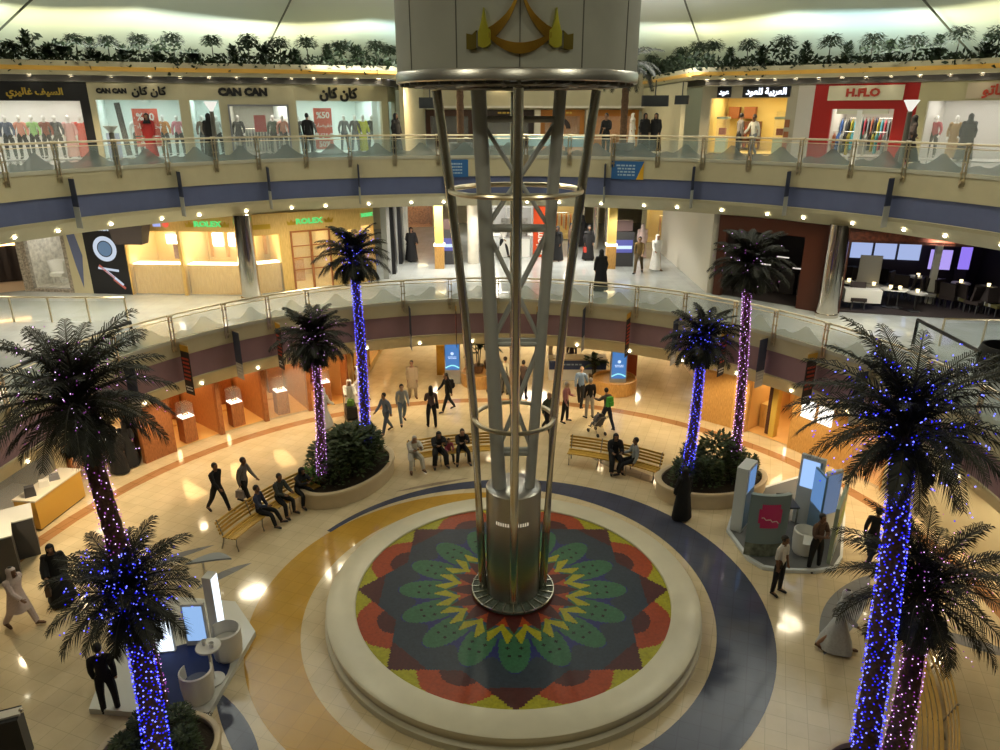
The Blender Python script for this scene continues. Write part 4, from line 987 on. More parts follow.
B().box((0, 0, .01), (.36, .26, .02)).build('keyboard', BLACK, t); B().box((0, .14, .13), (.36, .02, .24), rx=-.2).build('lid', BLACK, t).children; B().box((0, .126, .13), (.32, .012, .2), rx=-.2).build('screen', SCR2, t)
t = thing('booth_desk', 'small dark desk carrying the laptop in the booth', 'desk', (G(778, 528, ZB).x, G(778, 528, ZB).y - .05, ZB))
B().box((0, 0, .89), (.8, .6, .05)).build('desk_top', DGREY, t); 
for x, y in ((-.36, -.26), (.36, -.26), (-.36, .26), (.36, .26)): B().box((x, y, .43), (.04, .04, .87)).build('leg', CHROME, t)
def tub_seat(name, label, loc, rz, r=.36, m=WHITEP, seat=None):
    t = thing(name, label, 'chair', loc, rz)
    b = B(); b.lathe([(r * .8, 0), (r * .92, .08), (r, .4), (r, .72), (r * .9, .74), (r * .86, .42)], 20, a0=-125, a1=125); b.build('backrest', m, t, True)
    b = B(); b.lathe([(0, .42), (r * .84, .42), (r * .86, .38), (r * .8, .02), (0, .0)], 20); b.build('seat', seat or m, t, True); return t
tub_seat('tub_chair', 'white bucket seat on the booth carpet', (G(803, 552, ZB).x, G(803, 552, ZB).y, ZB), rad(20), .34)

# ================================================================= white promotion stand on the left
poly = [tuple(G(x, y)[:2]) for x, y in ((90, 714), (207, 723), (256, 636), (236, 606), (165, 600), (118, 640))]
c0 = sum((Vector(p) for p in poly), Vector((0, 0))) / len(poly); L_ = [(p[0] - c0.x, p[1] - c0.y) for p in poly]
t = thing('stand_platform', 'low white angular platform with a dark blue round carpet', 'platform', (c0.x, c0.y, .006))
B().prism(L_, 0, .14).build('deck', mat('deck_white', (.66, .66, .6), .35), t)
e = G(183, 673, .15); b = B(); b.lathe([(0, .146), (1.0, .146)], 40, (e.x - c0.x, e.y - c0.y, 0)); b.build('round_carpet', mat('carpet_navy', (.02, .035, .13), .8), t)
p0, p1 = Vector(L_[0]), Vector(L_[1]); d = (p1 - p0); nn = Vector((d.y, -d.x)).normalized(); q = p0 + d * .78 - nn * .1
text('world of rewards', 'lettering', .19, BLACK, t, (q.x, q.y, .144), (0, 0, atan2(d.y, d.x)), .002)
ZS = .155
t, W = panel('light_box', 'tall glowing white light box column on the white stand', 'light box', (216, 640), (222, 632), 1.75, .22, WHITEP, [('lit_face', .05, .95, .02, .98, glow('lightbox', (.8, .9, 1), 1.8))], ZS)
t, W = panel('screen_totem', 'rounded white totem with a pale blue lit screen', 'screen', (188, 644), (210, 643), 1.15, .1, WHITEP, [('screen', .08, .92, .12, .95, glow('totem_screen', (.3, .5, .85), 1.0))], ZS)
t, W = panel('light_box', 'wide glowing white panel behind the palm on the stand', 'light box', (158, 652), (176, 650), .9, .1, WHITEP, [('lit_face', .05, .95, .05, .95, glow('lightbox', (.8, .9, 1), 1.8))], ZS)
t = thing('stand_canopy', 'grey curved canopy blade over the white stand', 'canopy', (G(216, 640, 0).x, G(216, 640, 0).y + .1, .2))
B().tube([(-.1, .1, 0), (-.1, .1, 1.9)], .03, 8).build('pole', CHROME, t)
def blade(b, pts, w_, z):
    n = len(pts); 
    for i in range(n - 1):
        t0, t1 = i / (n - 1), (i + 1) / (n - 1); h0, h1 = sin(pi * t0) * w_, sin(pi * t1) * w_; a, c = Vector(pts[i]), Vector(pts[i + 1])
        for zz in (z, z + .04): b.face([a + Vector((0, h0, zz)), c + Vector((0, h1, zz)), c + Vector((0, -h1 * .3, zz)), a + Vector((0, -h0 * .3, zz))])
        b.face([a + Vector((0, h0, z)), c + Vector((0, h1, z)), c + Vector((0, h1, z + .04)), a + Vector((0, h0, z + .04))]); b.face([a + Vector((0, -h0 * .3, z)), c + Vector((0, -h1 * .3, z)), c + Vector((0, -h1 * .3, z + .04)), a + Vector((0, -h0 * .3, z + .04))])
b = B(); blade(b, [(-.45 + 1.0 * i / 12, -.05 + .25 * sin(i / 12 * 2), 0) for i in range(13)], .24, 1.9); b.build('blade', mat('blade_grey', (.3, .32, .33), .5), t)
tub_seat('tub_chair', 'white tub chair with a dark trimmed back on the white stand', (G(228, 655, ZS).x, G(228, 655, ZS).y, ZS), rad(-60), .36, WHITEP)
tub_seat('tub_chair', 'round white tub chair with a navy seat near the edge lettering', (G(200, 697, ZS).x, G(200, 697, ZS).y, ZS), rad(190), .34, WHITEP, mat('seat_dark', (.1, .12, .2), .6))
t = thing('pedestal_table', 'small white pedestal table between the two tub chairs', 'table', (G(214, 680, ZS).x, G(214, 680, ZS).y, ZS))
b = B(); b.lathe([(0, .0), (.24, .0), (.24, .03), (.05, .06), (.035, .1), (.035, .9), (.0, .9)], 24); b.build('pedestal', WHITEP, t, True); b = B(); b.lathe([(0, .9), (.26, .9), (.27, .92), (.26, .94), (0, .94)], 24); b.build('table_top', WHITEP, t, True)
for i, (dx, dy) in enumerate(((-.1, .05), (.09, -.03))):
    tt = tag(B().lathe([(0, 0), (.05, 0), (.045, .03), (.06, .1), (.055, .1), (.04, .03), (0, .02)], 12).build('cup', WHITEP, None, True, (G(214, 680, ZS).x + dx, G(214, 680, ZS).y + dy, ZS + .941)), 'white cup on the pedestal table, %s' % ('the one toward the tall light box' if i else 'the one toward the palm trunk'), 'cup')

# ================================================================= yellow counter and dark displays at the far left
a_, b_ = G(42, 531), G(86, 497); d = b_ - a_; W = Vector((d.x, d.y)).length
t = thing('kiosk_counter', 'honey yellow wooden counter on the left near the group in abayas', 'counter', (a_.x, a_.y, .006), atan2(d.y, d.x))
B().box((W / 2, .35, .52), (W, .7, .94)).build('body', mat('counter_yellow', (.62, .36, .06), .3), t); B().box((W / 2, .35, .03), (W - .06, .64, .05)).build('plinth', DGREY, t); B().box((W / 2, .35, 1.01), (W + .06, .76, .05)).build('counter_top', OFFW, t)
for i, (x, h, m, lab) in enumerate(((.3, .3, DGREY, 'black till on the yellow counter'), (.9, .2, WHITEP, 'white box on the yellow counter'), (1.35, .16, mat('grey_gadget', (.2, .2, .22), .4), 'grey gadget box on the far end of the yellow counter'))):
    p = a_ + d.normalized() * x + Vector((-d.y, d.x, 0)).normalized() * .35; tag(B().box((0, 0, h / 2), (.3, .26, h), top=.85).box((0, -.1, h * .8), (.2, .04, h * .5)).build('till' if i == 0 else 'box', m, None, loc=(p.x, p.y, 1.041), rz=.6), lab, 'till' if i == 0 else 'box')
for px, py, h, lab in ((2, 575, 1.3, 'grey display case with a dark side at the far left edge'), (22, 552, 1.2, 'dark display case behind the hanging banner')):
    p = G(px, py); t = thing('display_case', lab, 'display case', (p.x, p.y, .006), rad(35))
    B().box((0, 0, h / 2), (.9, .9, h)).build('case', DGREY, t); B().box((0, 0, h + .02), (.96, .96, .04)).build('case_top', mat('case_grey', (.45, .47, .46), .2), t)
p = G(5, 775, .0); t = thing('display_stand', 'black slanted display board with a pale top edge in the near left corner', 'display', (p.x - .35, p.y + .2, .006), rad(22))
B().box((0, 0, .55), (1.3, .4, 1.1)).build('board', BLACK, t); B().box((0, 0, 1.12), (1.36, .2, .05)).build('top_edge', OFFW, t); B().sphere((.68, 0, 1.13), .05, 8).build('end_knob', CHROME, t)
# ================================================================= shop units
LT_W = glow('shop_light_white', (1, .95, .86), 7); LT_Y = glow('shop_light_yellow', (1, .82, .45), 8); LT_C = glow('shop_light_cool', (.86, 1, .95), 7); LT_D = glow('shop_light_dim', (1, .85, .7), 2); LT_O = glow('shop_light_orange', (1, .6, .22), 7)
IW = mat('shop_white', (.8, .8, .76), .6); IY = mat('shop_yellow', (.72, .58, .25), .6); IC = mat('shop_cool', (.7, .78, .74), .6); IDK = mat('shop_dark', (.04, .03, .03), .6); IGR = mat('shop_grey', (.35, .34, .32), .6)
REDP = mat('red_panel', (.33, .012, .01), .4); SALE = mat('sale_red', (.62, .07, .03), .5); SILV = mat('silver_frame', (.3, .31, .36), .35, .6)
class Unit:
    """a shopfront standing on the line P0-P1 (left to right from the void); local +Y runs into the shop"""
    def __init__(s, label, P0, P1, z0, H, op, wall, inner, lightm, depth=3.0, name='shop', cat='shop', glass=True, frame=None, flm=None):
        s.P0, s.P1 = Vector(P0), Vector(P1); d = s.P1 - s.P0; s.W = d.length; s.z0 = z0; s.rz = atan2(d.y, d.x)
        s.t = thing(name, label, cat, (s.P0.x, s.P0.y, z0), s.rz); s.pxs = None
        W = s.W
        if op:
            x0, x1, h0, h1 = op[0] * W, op[1] * W, op[2], op[3]; s.op = (x0, x1, h0, h1)
            b = B()
            if x0 > .02: b.box((x0 / 2, .1, H / 2), (x0, .2, H))
            if W - x1 > .02: b.box(((x1 + W) / 2, .1, H / 2), (W - x1, .2, H))
            b.box(((x0 + x1) / 2, .1, (h1 + H) / 2), (x1 - x0, .2, H - h1))
            if h0 > .02: b.box(((x0 + x1) / 2, .1, h0 / 2), (x1 - x0, .2, h0))
            b.build('wall_panel', wall, s.t)
            b = B(); D = depth; y0 = .2; X0, X1 = x0 - .02, x1 + .02
            b.face([(X0, D, 0), (X1, D, 0), (X1, D, h1 + .1), (X0, D, h1 + .1)]); b.face([(X0, y0, 0), (X0, D, 0), (X0, D, h1 + .1), (X0, y0, h1 + .1)]); b.face([(X1, y0, 0), (X1, D, 0), (X1, D, h1 + .1), (X1, y0, h1 + .1)])
            b.face([(X0, y0, h1 + .1), (X1, y0, h1 + .1), (X1, D, h1 + .1), (X0, D, h1 + .1)]); b.face([(X0, y0, .02 + h0), (X1, y0, .02 + h0), (X1, D, .02 + h0), (X0, D, .02 + h0)])
            b.mi[-1] = 1; b.build('interior', [inner, flm or inner], s.t)
            if lightm:
                n = max(1, int((x1 - x0) / 1.1)); 
                for i in range(n):
                    cx = x0 + (x1 - x0) * (i + .5) / n; B().box((cx, D * .45, h1 + .07), (min(.7, (x1 - x0) * .6), D * .5, .04)).build('ceiling_light', lightm, s.t)
            if glass: b = B(); b.box(((x0 + x1) / 2, .06, (h0 + h1) / 2), (x1 - x0, .02, h1 - h0)); b.build('glass_pane', CLEAR, s.t)
            if frame:
                b = B(); f = .07
                for q, dd in ((((x0 + x1) / 2, -.01, h1), (x1 - x0 + f, .08, f)), ((x0, -.01, (h0 + h1) / 2), (f, .08, h1 - h0)), ((x1, -.01, (h0 + h1) / 2), (f, .08, h1 - h0))): b.box(q, dd)
                b.build('frame', frame, s.t)
        else:
            B().box((W / 2, .1, H / 2), (W, .2, H)).build('wall_panel', wall, s.t)
    def sign(s, body, x, z, size, m, bold=.012, sx=1.0, name='sign_lettering', board=None, ext=.03):
        if board: B().box((x * s.W, -.03, z), (board[0], .06, board[1])).build('sign_board', board[2], s.t)
        return text(body, name, size, m, s.t, (x * s.W, -.08 if board else -.03, z), (pi / 2, 0, 0), ext, bold=bold, sx=sx)
    def at(s, x, y, z=0):
        c, n = cos(s.rz), sin(s.rz); X = x * s.W; return (s.P0.x + X * c - y * n, s.P0.y + X * n + y * c, s.z0 + z + .022)
    def part(s, name, c, d, m, **k): return B().box((c[0] * s.W, c[1], c[2]), d, **k).build(name, m, s.t)
    def mannequin(s, x, y, label, col, bot=BK, z=0, outfit='casual', sc=.95, skin=None):
        o = person(label, s.at(x, y, z), math.degrees(s.rz), pose='mann', outfit=outfit, top=col, bot=bot, skin=skin or WHITEP, hair='none', cat='mannequin', name='mannequin', sc=sc); return o
def rack(label, loc, rz, w_, cols, h=1.45, n=None, name='clothes_rack'):
    t = thing(name, label, 'clothes rack', loc, rz); b = B()
    b.tube([(-w_ / 2, 0, 0), (-w_ / 2, 0, h), (w_ / 2, 0, h), (w_ / 2, 0, 0)], .018, 6)
    for sx in (-1, 1): b.tube([(sx * w_ / 2, -.22, .02), (sx * w_ / 2, .22, .02)], .018, 6)
    b.build('rail', CHROME, t); n = n or int(w_ / .13); r = random.Random(int(w_ * 100) + len(label))
    for i in range(n):
        L = r.uniform(.7, 1.0); g = B(); x = -w_ / 2 + w_ * (i + .5) / n
        g.prism([(-.19, -.02), (.19, -.02), (.19, .02), (-.19, .02)], 0, 1) if False else None
        for s_, z0, z1, a0, a1 in ((1, -L, -.16, .2, .23), (1, -.16, -.03, .23, .05)):
            g.box((0, 0, (z0 + z1) / 2), (.05, (a0 + a1) * 1.0, z1 - z0), top=a1 / a0 if a1 < a0 else 1)
        g.tube([(0, 0, -.04), (0, 0, .02)], .008, 4); g.build('garment', cloth(cols[i % len(cols)]), t, loc=(x, 0, h - .02))
    return t
def fp(px, z, path):
    """where the wall line crosses the sight line through picture column px"""
    u = (px - 500) / F
    for a, b_ in zip(path, path[1:]):
        f = lambda p: p[0] - u * (p[1] * CP + (12 - z) * SP_)
        fa, fb = f(a), f(b_)
        if fa <= 0 <= fb or fb <= 0 <= fa:
            t = fa / (fa - fb) if fa != fb else 0
            q = (a[0] + t * (b_[0] - a[0]), a[1] + t * (b_[1] - a[1]))
            if q[1] > 6: return q
    raise ValueError(px)
# ---------------------------------------------------------------- upper gallery
PU = offs(LP, .75); H2 = 2.95
def U2(px0, px1, label, op, wall, inner, lt, **k): return Unit(label, fp(px0, F2, PU), fp(px1, F2, PU), F2, H2, op, wall, inner, lt, **k)
BLK = mat('sign_black', (.015, .015, .018), .35); GOLDL = mat('gold_letter', (.7, .5, .1), .3, .6)
u = U2(-40, 100, 'brightly lit white shop window in a black frame at the far left, upper gallery', (.05, .93, .0, 2.25), BLK, IW, LT_W, depth=2.2)
u.sign('السيف غاليري', .62, 2.58, .34, GOLDL)
for i, (x, c, lab) in enumerate(((.34, (.1, .12, .2), 'mannequin in dark blue, first in the bright black framed window'), (.44, (.8, .35, .25), 'mannequin in salmon pink in the bright black framed window'), (.53, (.4, .7, .25), 'mannequin in light green in the bright black framed window'), (.62, (.3, .08, .05), 'mannequin in dark red in the bright black framed window'), (.7, (.05, .05, .06), 'mannequin in black in the bright black framed window'), (.8, (.75, .4, .38), 'mannequin in a long pink dress in the bright black framed window'), (.89, (.7, .05, .03), 'mannequin in a bright red dress by the edge of the black frame'))):
    u.mannequin(x, 1.0, lab, c, bot=c if i in (5, 6) else BK, outfit='robe' if i in (5, 6) else 'casual')
u = U2(100, 194, 'cream shopfront with two black signs and a pale lit window', (.06, .92, .0, 2.3), CREAM, IC, LT_C, depth=3.2)
u.sign('CAN CAN', .24, 2.63, .24, BLK, .02); u.sign('كان كان', .62, 2.63, .42, BLK, .02)
u.part('poster', (.52, 1.2, 1.42), (1.0, .03, 1.1), SALE); text('%50', 'poster_lettering', .42, WHITEP, u.t, (.52 * u.W, 1.17, 1.62), (pi / 2, 0, 0), .01, bold=.01); text('تخفيضات', 'poster_lettering', .3, WHITEP, u.t, (.52 * u.W, 1.17, 1.25), (pi / 2, 0, 0), .01)
u.part('lower_poster', (.52, 1.2, .62), (1.0, .03, .4), SALE); text('SALE', 'poster_lettering', .3, WHITEP, u.t, (.52 * u.W, 1.17, .64), (pi / 2, 0, 0), .01, bold=.01)
u.part('dark_divider', (.28, .5, 1.15), (.22, .1, 2.1), BLK, ry=-.08); u.part('blue_panel', (.16, .5, .5), (.5, .05, 1.0), mat('pale_blue_panel', (.3, .38, .62), .5))
u.mannequin(.4, 1.3, 'mannequin in a white shirt behind the dark divider', (.7, .72, .7)); u.mannequin(.46, 1.5, 'mannequin in black beside the mannequin in white', BK)
u.mannequin(.7, 1.3, 'mannequin in orange and black in the window with the white sale poster', (.55, .22, .04)); u.mannequin(.86, 1.2, 'mannequin in a pink top in the window with the white sale poster', (.6, .2, .25))
u = U2(194, 229, 'narrow lit shop window between two cream pillars', (.08, .9, .0, 2.3), CREAM, IC, LT_C, depth=2.5)
u.mannequin(.3, .9, 'mannequin in brown in the narrow window', (.2, .12, .08)); u.mannequin(.7, 1.1, 'mannequin in pale grey in the narrow window', (.5, .5, .48))
u = U2(229, 299, 'cream shopfront with a grey framed window and a large black latin sign', (.08, .9, .0, 2.1), CREAM, mat('shop_olive', (.4, .4, .33), .6), LT_W, depth=3.2, frame=SILV)
u.sign('CAN CAN', .3, 2.62, .4, BLK, .032, 1.08)
u.part('hanging_red_top', (.48, .8, 1.35), (.5, .08, .7), mat('red_garment', (.4, .02, .02), .8)); u.part('white_shelf', (.74, 1.6, 1.5), (.7, .4, .06), WHITEP); u.part('white_shelf', (.74, 1.6, 1.0), (.7, .4, .06), WHITEP)
u.mannequin(.16, .9, 'mannequin in black trousers in the grey framed window', BK); u.mannequin(.66, 1.2, 'mannequin in dark green in the grey framed window', (.05, .08, .05)); u.mannequin(.8, 1.0, 'mannequin in a salmon pink top in the grey framed window', (.6, .28, .2))
rack('round looking rack of dark clothes low in the grey framed window', u.at(.42, 1.3), u.rz, 1.3, [BK, (.04, .06, .04), (.08, .08, .08), (.02, .03, .05)], 1.1)
u = U2(299, 390, 'cream shopfront with a large black Arabic sign and a red sale poster', (.02, .93, .0, 2.3), CREAM, IC, LT_C, depth=3.0)
u.sign('كان كان', .46, 2.6, .58, BLK, .028)
u.part('poster', (.36, .9, 1.45), (.86, .03, 1.1), SALE); text('%50', 'poster_lettering', .38, WHITEP, u.t, (.36 * u.W, .87, 1.68), (pi / 2, 0, 0), .01, bold=.01); text('تخفيضات', 'poster_lettering', .26, WHITEP, u.t, (.36 * u.W, .87, 1.25), (pi / 2, 0, 0), .01)
u.part('white_band', (.36, .88, .78), (.86, .03, .22), WHITEP); text('SALE', 'poster_lettering', .26, SALE, u.t, (.36 * u.W, .85, .79), (pi / 2, 0, 0), .01, bold=.012); u.part('lower_poster', (.36, .9, .42), (.86, .03, .44), SALE); text('50%', 'poster_lettering', .34, WHITEP, u.t, (.36 * u.W, .87, .42), (pi / 2, 0, 0), .01, bold=.01)
for x, c, lab, of in ((.08, BK, 'mannequin in a black jacket with a yellow scarf', 'casual'), (.2, (.03, .03, .035), 'mannequin in a dark jacket beside the red sale poster', 'casual'), (.57, (.14, .15, .16), 'mannequin in grey to the right of the red sale poster', 'casual'), (.69, (.08, .07, .07), 'mannequin in dark shorts in the corner shop window', 'casual'), (.78, (.6, .65, .03), 'mannequin in a bright yellow dress', 'robe'), (.88, (.02, .03, .03), 'mannequin in black next to the yellow dress', 'casual')):
    u.mannequin(x, .75, lab, c, bot=(.1, .13, .16), outfit=of)
# corner and corridor side
u = U2(390, 398, 'pale corner window of the corner shop', (.1, .9, 0, 2.3), CREAM, IC, LT_C, depth=.8)
# right of the corridor
PUr = PU
u = U2(697, 790, 'perfume shop with a yellow lit interior and black signs', (.1, .9, .0, 2.42), mat('perfume_wall', (.36, .33, .25), .5), IY, LT_Y, depth=3.4, glass=False)
u.sign('العربية للعود', .68, 2.68, .36, glow('sign_white', (.85, .9, 1), 2.0), .012, board=(2.05, .44, BLK)); u.sign('عود', .24, 2.68, .3, glow('sign_white', (.85, .9, 1), 2.0), .012, board=(.62, .44, BLK))
WB = mat('shelf_brown', (.28, .1, .04), .5)
for x, w_, z, h in ((.2, .5, 1.8, .55), (.38, .55, 1.8, .55)): u.part('wall_cabinet', (x, 3.1, z), (w_, .4, h), WB)
u.part('wall_shelf', (.4, 3.1, .75), (1.0, .4, 1.3), mat('shelf_deep', (.12, .05, .03), .5)); u.part('picture', (.76, 3.3, 1.7), (.75, .06, .28), mat('picture_tan', (.5, .42, .2), .5))
for i, (x, y) in enumerate(((.22, .7), (.83, .9))):
    t = thing('showcase', 'pale glass showcase at the %s side of the perfume shop' % ('corridor' if i == 0 else 'red framed shop'), 'showcase', u.at(x, y), u.rz)
    B().box((0, 0, .35), (.5, .45, .7)).build('base', mat('case_green', (.4, .5, .42), .4), t); B().box((0, 0, 1.1), (.5, .45, .8)).build('glass_box', CLEAR, t); B().box((0, 0, 1.55), (.54, .5, .1)).build('lid', mat('case_green', (.4, .5, .42), .4), t); B().box((0, 0, .95), (.3, .25, .3)).build('product', mat('product_brown', (.25, .06, .04), .5), t)
for i, z in enumerate((1.35, .85, .4)): u.part('picture', (.93, -.02, z), (.2, .04, .32), WB)
for i in range(7):
    for k in range(3): tag(B().lathe([(0, 0), (.05, 0), (.06, .08), (.03, .14), (.02, .2), (0, .2)], 8).build('perfume_bottle', mat('bottle_%d' % (i % 3), ((.5, .35, .08), (.6, .55, .5), (.3, .06, .04))[i % 3], .2), None, True, Vector(u.at(.29 + .035 * i, 2.85, .15 + .42 * k))), 'small perfume bottle on the dark shelf of the perfume shop', 'bottle', 'perfume bottles on the dark shelf')
u = U2(790, 806, 'narrow pale strip wall between perfume shop and red shop', None, mat('pillar_stone', (.5, .47, .42), .5), None, None, name='pillar_wall', cat='pillar')
u = U2(806, 907, 'shop in a bold red frame selling hanging clothes', (.2, .8, .0, 1.95), REDP, mat('red_shop_in', (.6, .56, .48), .6), LT_W, depth=2.8, glass=False)
u.sign('H', .32, 2.58, .38, mat('letter_red', (.4, .05, .03), .4), .02, board=None); u.part('sign_board', (.5, -.02, 2.58), (u.W * .72, .05, .58), mat('sign_cream', (.62, .58, .42), .5)); 
for o in list(u.t.children):
    if o.name.startswith('sign_lettering'): bpy.data.objects.remove(o)
u.sign('H.FLO', .48, 2.58, .42, mat('letter_red', (.4, .05, .03), .4), .02, sx=1.15).location.y = -.06
u.part('white_pier', (.48, .1, .95), (.2, .3, 1.9), WHITEP); u.part('light_lintel', (.5, .15, 1.85), (u.W * .5, .3, .2), mat('lintel', (.6, .58, .45), .5))
MIX = [(.6, .2, .1), (.1, .2, .5), (.6, .6, .55), (.05, .05, .05), (.5, .4, .05), (.1, .4, .45), (.5, .08, .1), (.25, .28, .3)]
for i, (x, y, z) in enumerate(((.3, .9, 0), (.3, 2.0, .55), (.62, .9, 0), (.64, 2.0, .55), (.45, 2.4, .6))): rack(('colourful', 'small bright', 'teal and white', 'pale and dark', 'mixed')[i] + ' clothes on a rail in the red framed shop', u.at(x, y, z), u.rz, .85, MIX[i:] + MIX[:i], 1.0)
u = U2(907, 1040, 'pale grey shop window with a red sign at the far right of the upper gallery', (.08, .98, .0, 2.25), mat('olive_cream', (.42, .38, .22), .5), mat('grey_white_in', (.62, .6, .56), .6), LT_W, depth=2.4)
u.sign('مغناتو', .62, 2.6, .5, mat('letter_red2', (.5, .06, .03), .4), .016, board=(2.3, .56, mat('sign_tan', (.5, .42, .3), .5)))
u.mannequin(.28, 1.0, 'mannequin in gold and brown robe in the pale grey window', (.35, .22, .08), outfit='robe'); u.mannequin(.1, 1.3, 'mannequin in dark red beside the red shop frame', (.35, .05, .06)); u.mannequin(.85, 1.1, 'mannequin in black near the far end of the pale window', BK)
# upper hall behind the tower: cream header, dark restaurant fronts
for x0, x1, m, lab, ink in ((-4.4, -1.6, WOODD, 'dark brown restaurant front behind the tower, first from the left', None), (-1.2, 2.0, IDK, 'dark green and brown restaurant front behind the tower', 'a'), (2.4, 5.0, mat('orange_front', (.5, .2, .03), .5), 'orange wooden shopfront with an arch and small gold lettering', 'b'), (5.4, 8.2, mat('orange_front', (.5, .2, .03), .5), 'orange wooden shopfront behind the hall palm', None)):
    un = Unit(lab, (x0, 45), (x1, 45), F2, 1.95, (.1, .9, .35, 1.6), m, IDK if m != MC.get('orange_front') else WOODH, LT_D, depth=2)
    if ink: scribble(un.t, 1.1, 1, .2, GOLDL, (un.W / 2, -.05, 1.78))
    if 'arch' in lab: b = B(); b.lathe([(.35, 0), (.62, 0)], 20, (0, 0, 0), a0=-90, a1=90); b.v = [Vector((v.x + un.W * .45, -.03, .9 + v.y)) for v in b.v]; b.build('arch', IDK, un.t)
struct(B().box((1.9, 45.2, 13.1), (14, .3, 2.2)), 'wall_upper_hall', CREAM, 'cream wall over the hall shopfronts')
struct(B().box((1.9, 44.6, 12.25), (13, 1.4, .12)), 'trim_3', OFFW, 'pale canopy strip over the hall shopfronts')
for x in (-1.4, 2.2, 5.2): struct(B().box((x, 44.6, 11.1), (.35, .35, 2.0)), 'trim_4', OFFW, 'pale hall pier')
for sx, x, lab in ((-1, -4.5, 'wall_upper_left'), (1, 8.4, 'wall_upper_right')): struct(B().box((x, 39.8, 11.65), (.2, 9.6, 3.2)), lab, CREAM)
for i, (px, lab) in enumerate(((500, 'small table with pale blue cloth in the upper hall'), (545, 'dining table with pale blue cloth beside the inner leg'), (583, 'dining table with pale blue cloth near the man in black'))):
    p = G(px, 0, Y=37 - i * .8); t = thing('dining_table', lab, 'table', (p.x, p.y, F2 + .004)); b = B(); b.box((0, 0, .72), (1.3, .9, .05)); b.box((0, -.44, .5), (1.3, .03, .4)); b.box((0, .44, .5), (1.3, .03, .4)); b.build('table_cloth', mat('cloth_blue', (.25, .42, .5), .7), t)
    for sx in (-1, 1):
        for sy in (-1, 1): B().box((sx * .55, sy * .36, .35), (.05, .05, .7)).build('leg', DGREY, t)
# hanging screens on the upper level
def hscreen(label, p, rz, w_=.95, h=.6, zc=13.2, m=BLK):
    t = thing('hanging_screen', label, 'screen', p, rz); B().box((0, 0, 0), (w_, .12, h), rx=-.12).build('screen_body', m, t); B().box((0, -.065, 0), (w_ * .9, .01, h * .86), rx=-.12).build('screen_face', mat('screen_off', (.03, .035, .04), .15), t); B().tube([(0, 0, h * .4), (0, 0, zc - p[2])], .025, 6).build('pole', DGREY, t)
p = G(655, 101, Y=31.5); hscreen('black screen hanging over the upper gallery right of the tower', p, 0, 1.1, .42, 13.2)
p = G(430, 103, Y=31.5); hscreen('black screen hanging over the upper gallery left of the tower', p, 0, .9, .42, 13.2)
p = G(682, 100, Y=33); hscreen('small black sign box hanging at the corner before the perfume shop', p, -.5, .6, .36, 13.2)
# lamp posts on the upper gallery
for px, py, lab in ((207, 160, 'lamp post with a white glass dish before the narrow window'), (915, 168, 'lamp post with a white glass dish at the red frame of the shop'), (112, 166, 'short lamp post with a dim dish in front of the pale window')):
    p = G(px, py, F2); p = Vector((p.x, p.y)); c_ = Vector((RX, RY)); q = (p - c_); L_ = q.length; p = c_ + q * (17.0 / L_); s_ = .62 if px == 112 else 1
    t = thing('lamp_post', lab, 'street lamp', (p.x, p.y, F2 + .004)); B().tube([(0, 0, 0), (0, 0, 1.85 * s_)], [.1, .08], 10).build('pole', mat('post_grey', (.2, .19, .17), .4, .7), t, True)
    b = B(); b.lathe([(.05, 1.85 * s_), (.2, 2.12 * s_), (.25, 2.2 * s_), (.2, 2.21 * s_), (.0, 2.1 * s_)], 20); b.build('lamp_shade', glow('dish_glow', (1, .95, .85), .9 if px != 112 else .3) if px != 112 else mat('dish_dim', (.5, .5, .45), .3), t, True)
# ---------------------------------------------------------------- lower gallery
PG = [(-34, 18), (-27, 25.5), (-20.5, 30), (-15.3, 29.3), (-10.4, 29.0), (-6.3, 31.4), (-5.3, 32.6), (-5.0, 39)]
PGr = [(8.9, 39), (8.7, 29.6), (11.6, 26.6), (16, 26.2), (21, 24), (28, 16)]
H1 = 3.3
def U1(px0, px1, label, op, wall, inner, lt, path=PG, **k): return Unit(label, fp(px0, F1, path), fp(px1, F1, path), F1, H1, op, wall, inner, lt, **k)
HW = wood('honey_panel', (.74, .5, .18), (.6, .38, .11), 2)
u = U1(-60, 30, 'dark shelved shop at the far left of the lower gallery', (.1, .95, .0, 2.6), mat('stone_mosaic', (.3, .26, .22), .6, var=.5, vs=12), mat('tan_in', (.5, .4, .28), .6), LT_D, depth=3.5, glass=False)
for i in range(4): u.part('dark_shelf', (.45 + .14 * i, 2.6, .8), (.7, .4, 1.5), IDK); u.part('lit_row', (.45 + .14 * i, 2.38, 1.7), (.6, .04, .12), LT_O)
u = U1(30, 75, 'furniture shop window with patterned wall and a white chair', (.1, .92, .12, 2.7), mat('stone_mosaic', (.3, .26, .22), .6, var=.5, vs=12), mat('pattern_in', (.6, .57, .5), .6, var=.35, vs=5), LT_W, depth=2.6)
u.part('dark_strip', (.42, 2.5, 1.6), (.35, .05, 2.0), WOODD)
ch = thing('armchair', 'white winged armchair in the patterned shop window', 'chair', u.at(.4, .9, .14), u.rz); b = B(); b.lathe([(.3, .35), (.34, .45), (.42, 1.0), (.39, 1.0), (.31, .5)], 16, a0=-110, a1=110, rz=0); b.build('backrest', WHITEP, ch, True); B().box((0, -.02, .42), (.56, .5, .14)).build('seat', WHITEP, ch)
for x, y in ((-.2, -.2), (.2, -.2), (-.2, .2), (.2, .2)): B().tube([(x, y, 0), (x * .9, y * .9, .36)], .025, 6).build('leg', WHITEP, ch)
u = U1(75, 94, 'cream wall with a slate blue leaf shaped inset', None, CREAM, None, None, name='wall_section', cat='wall')
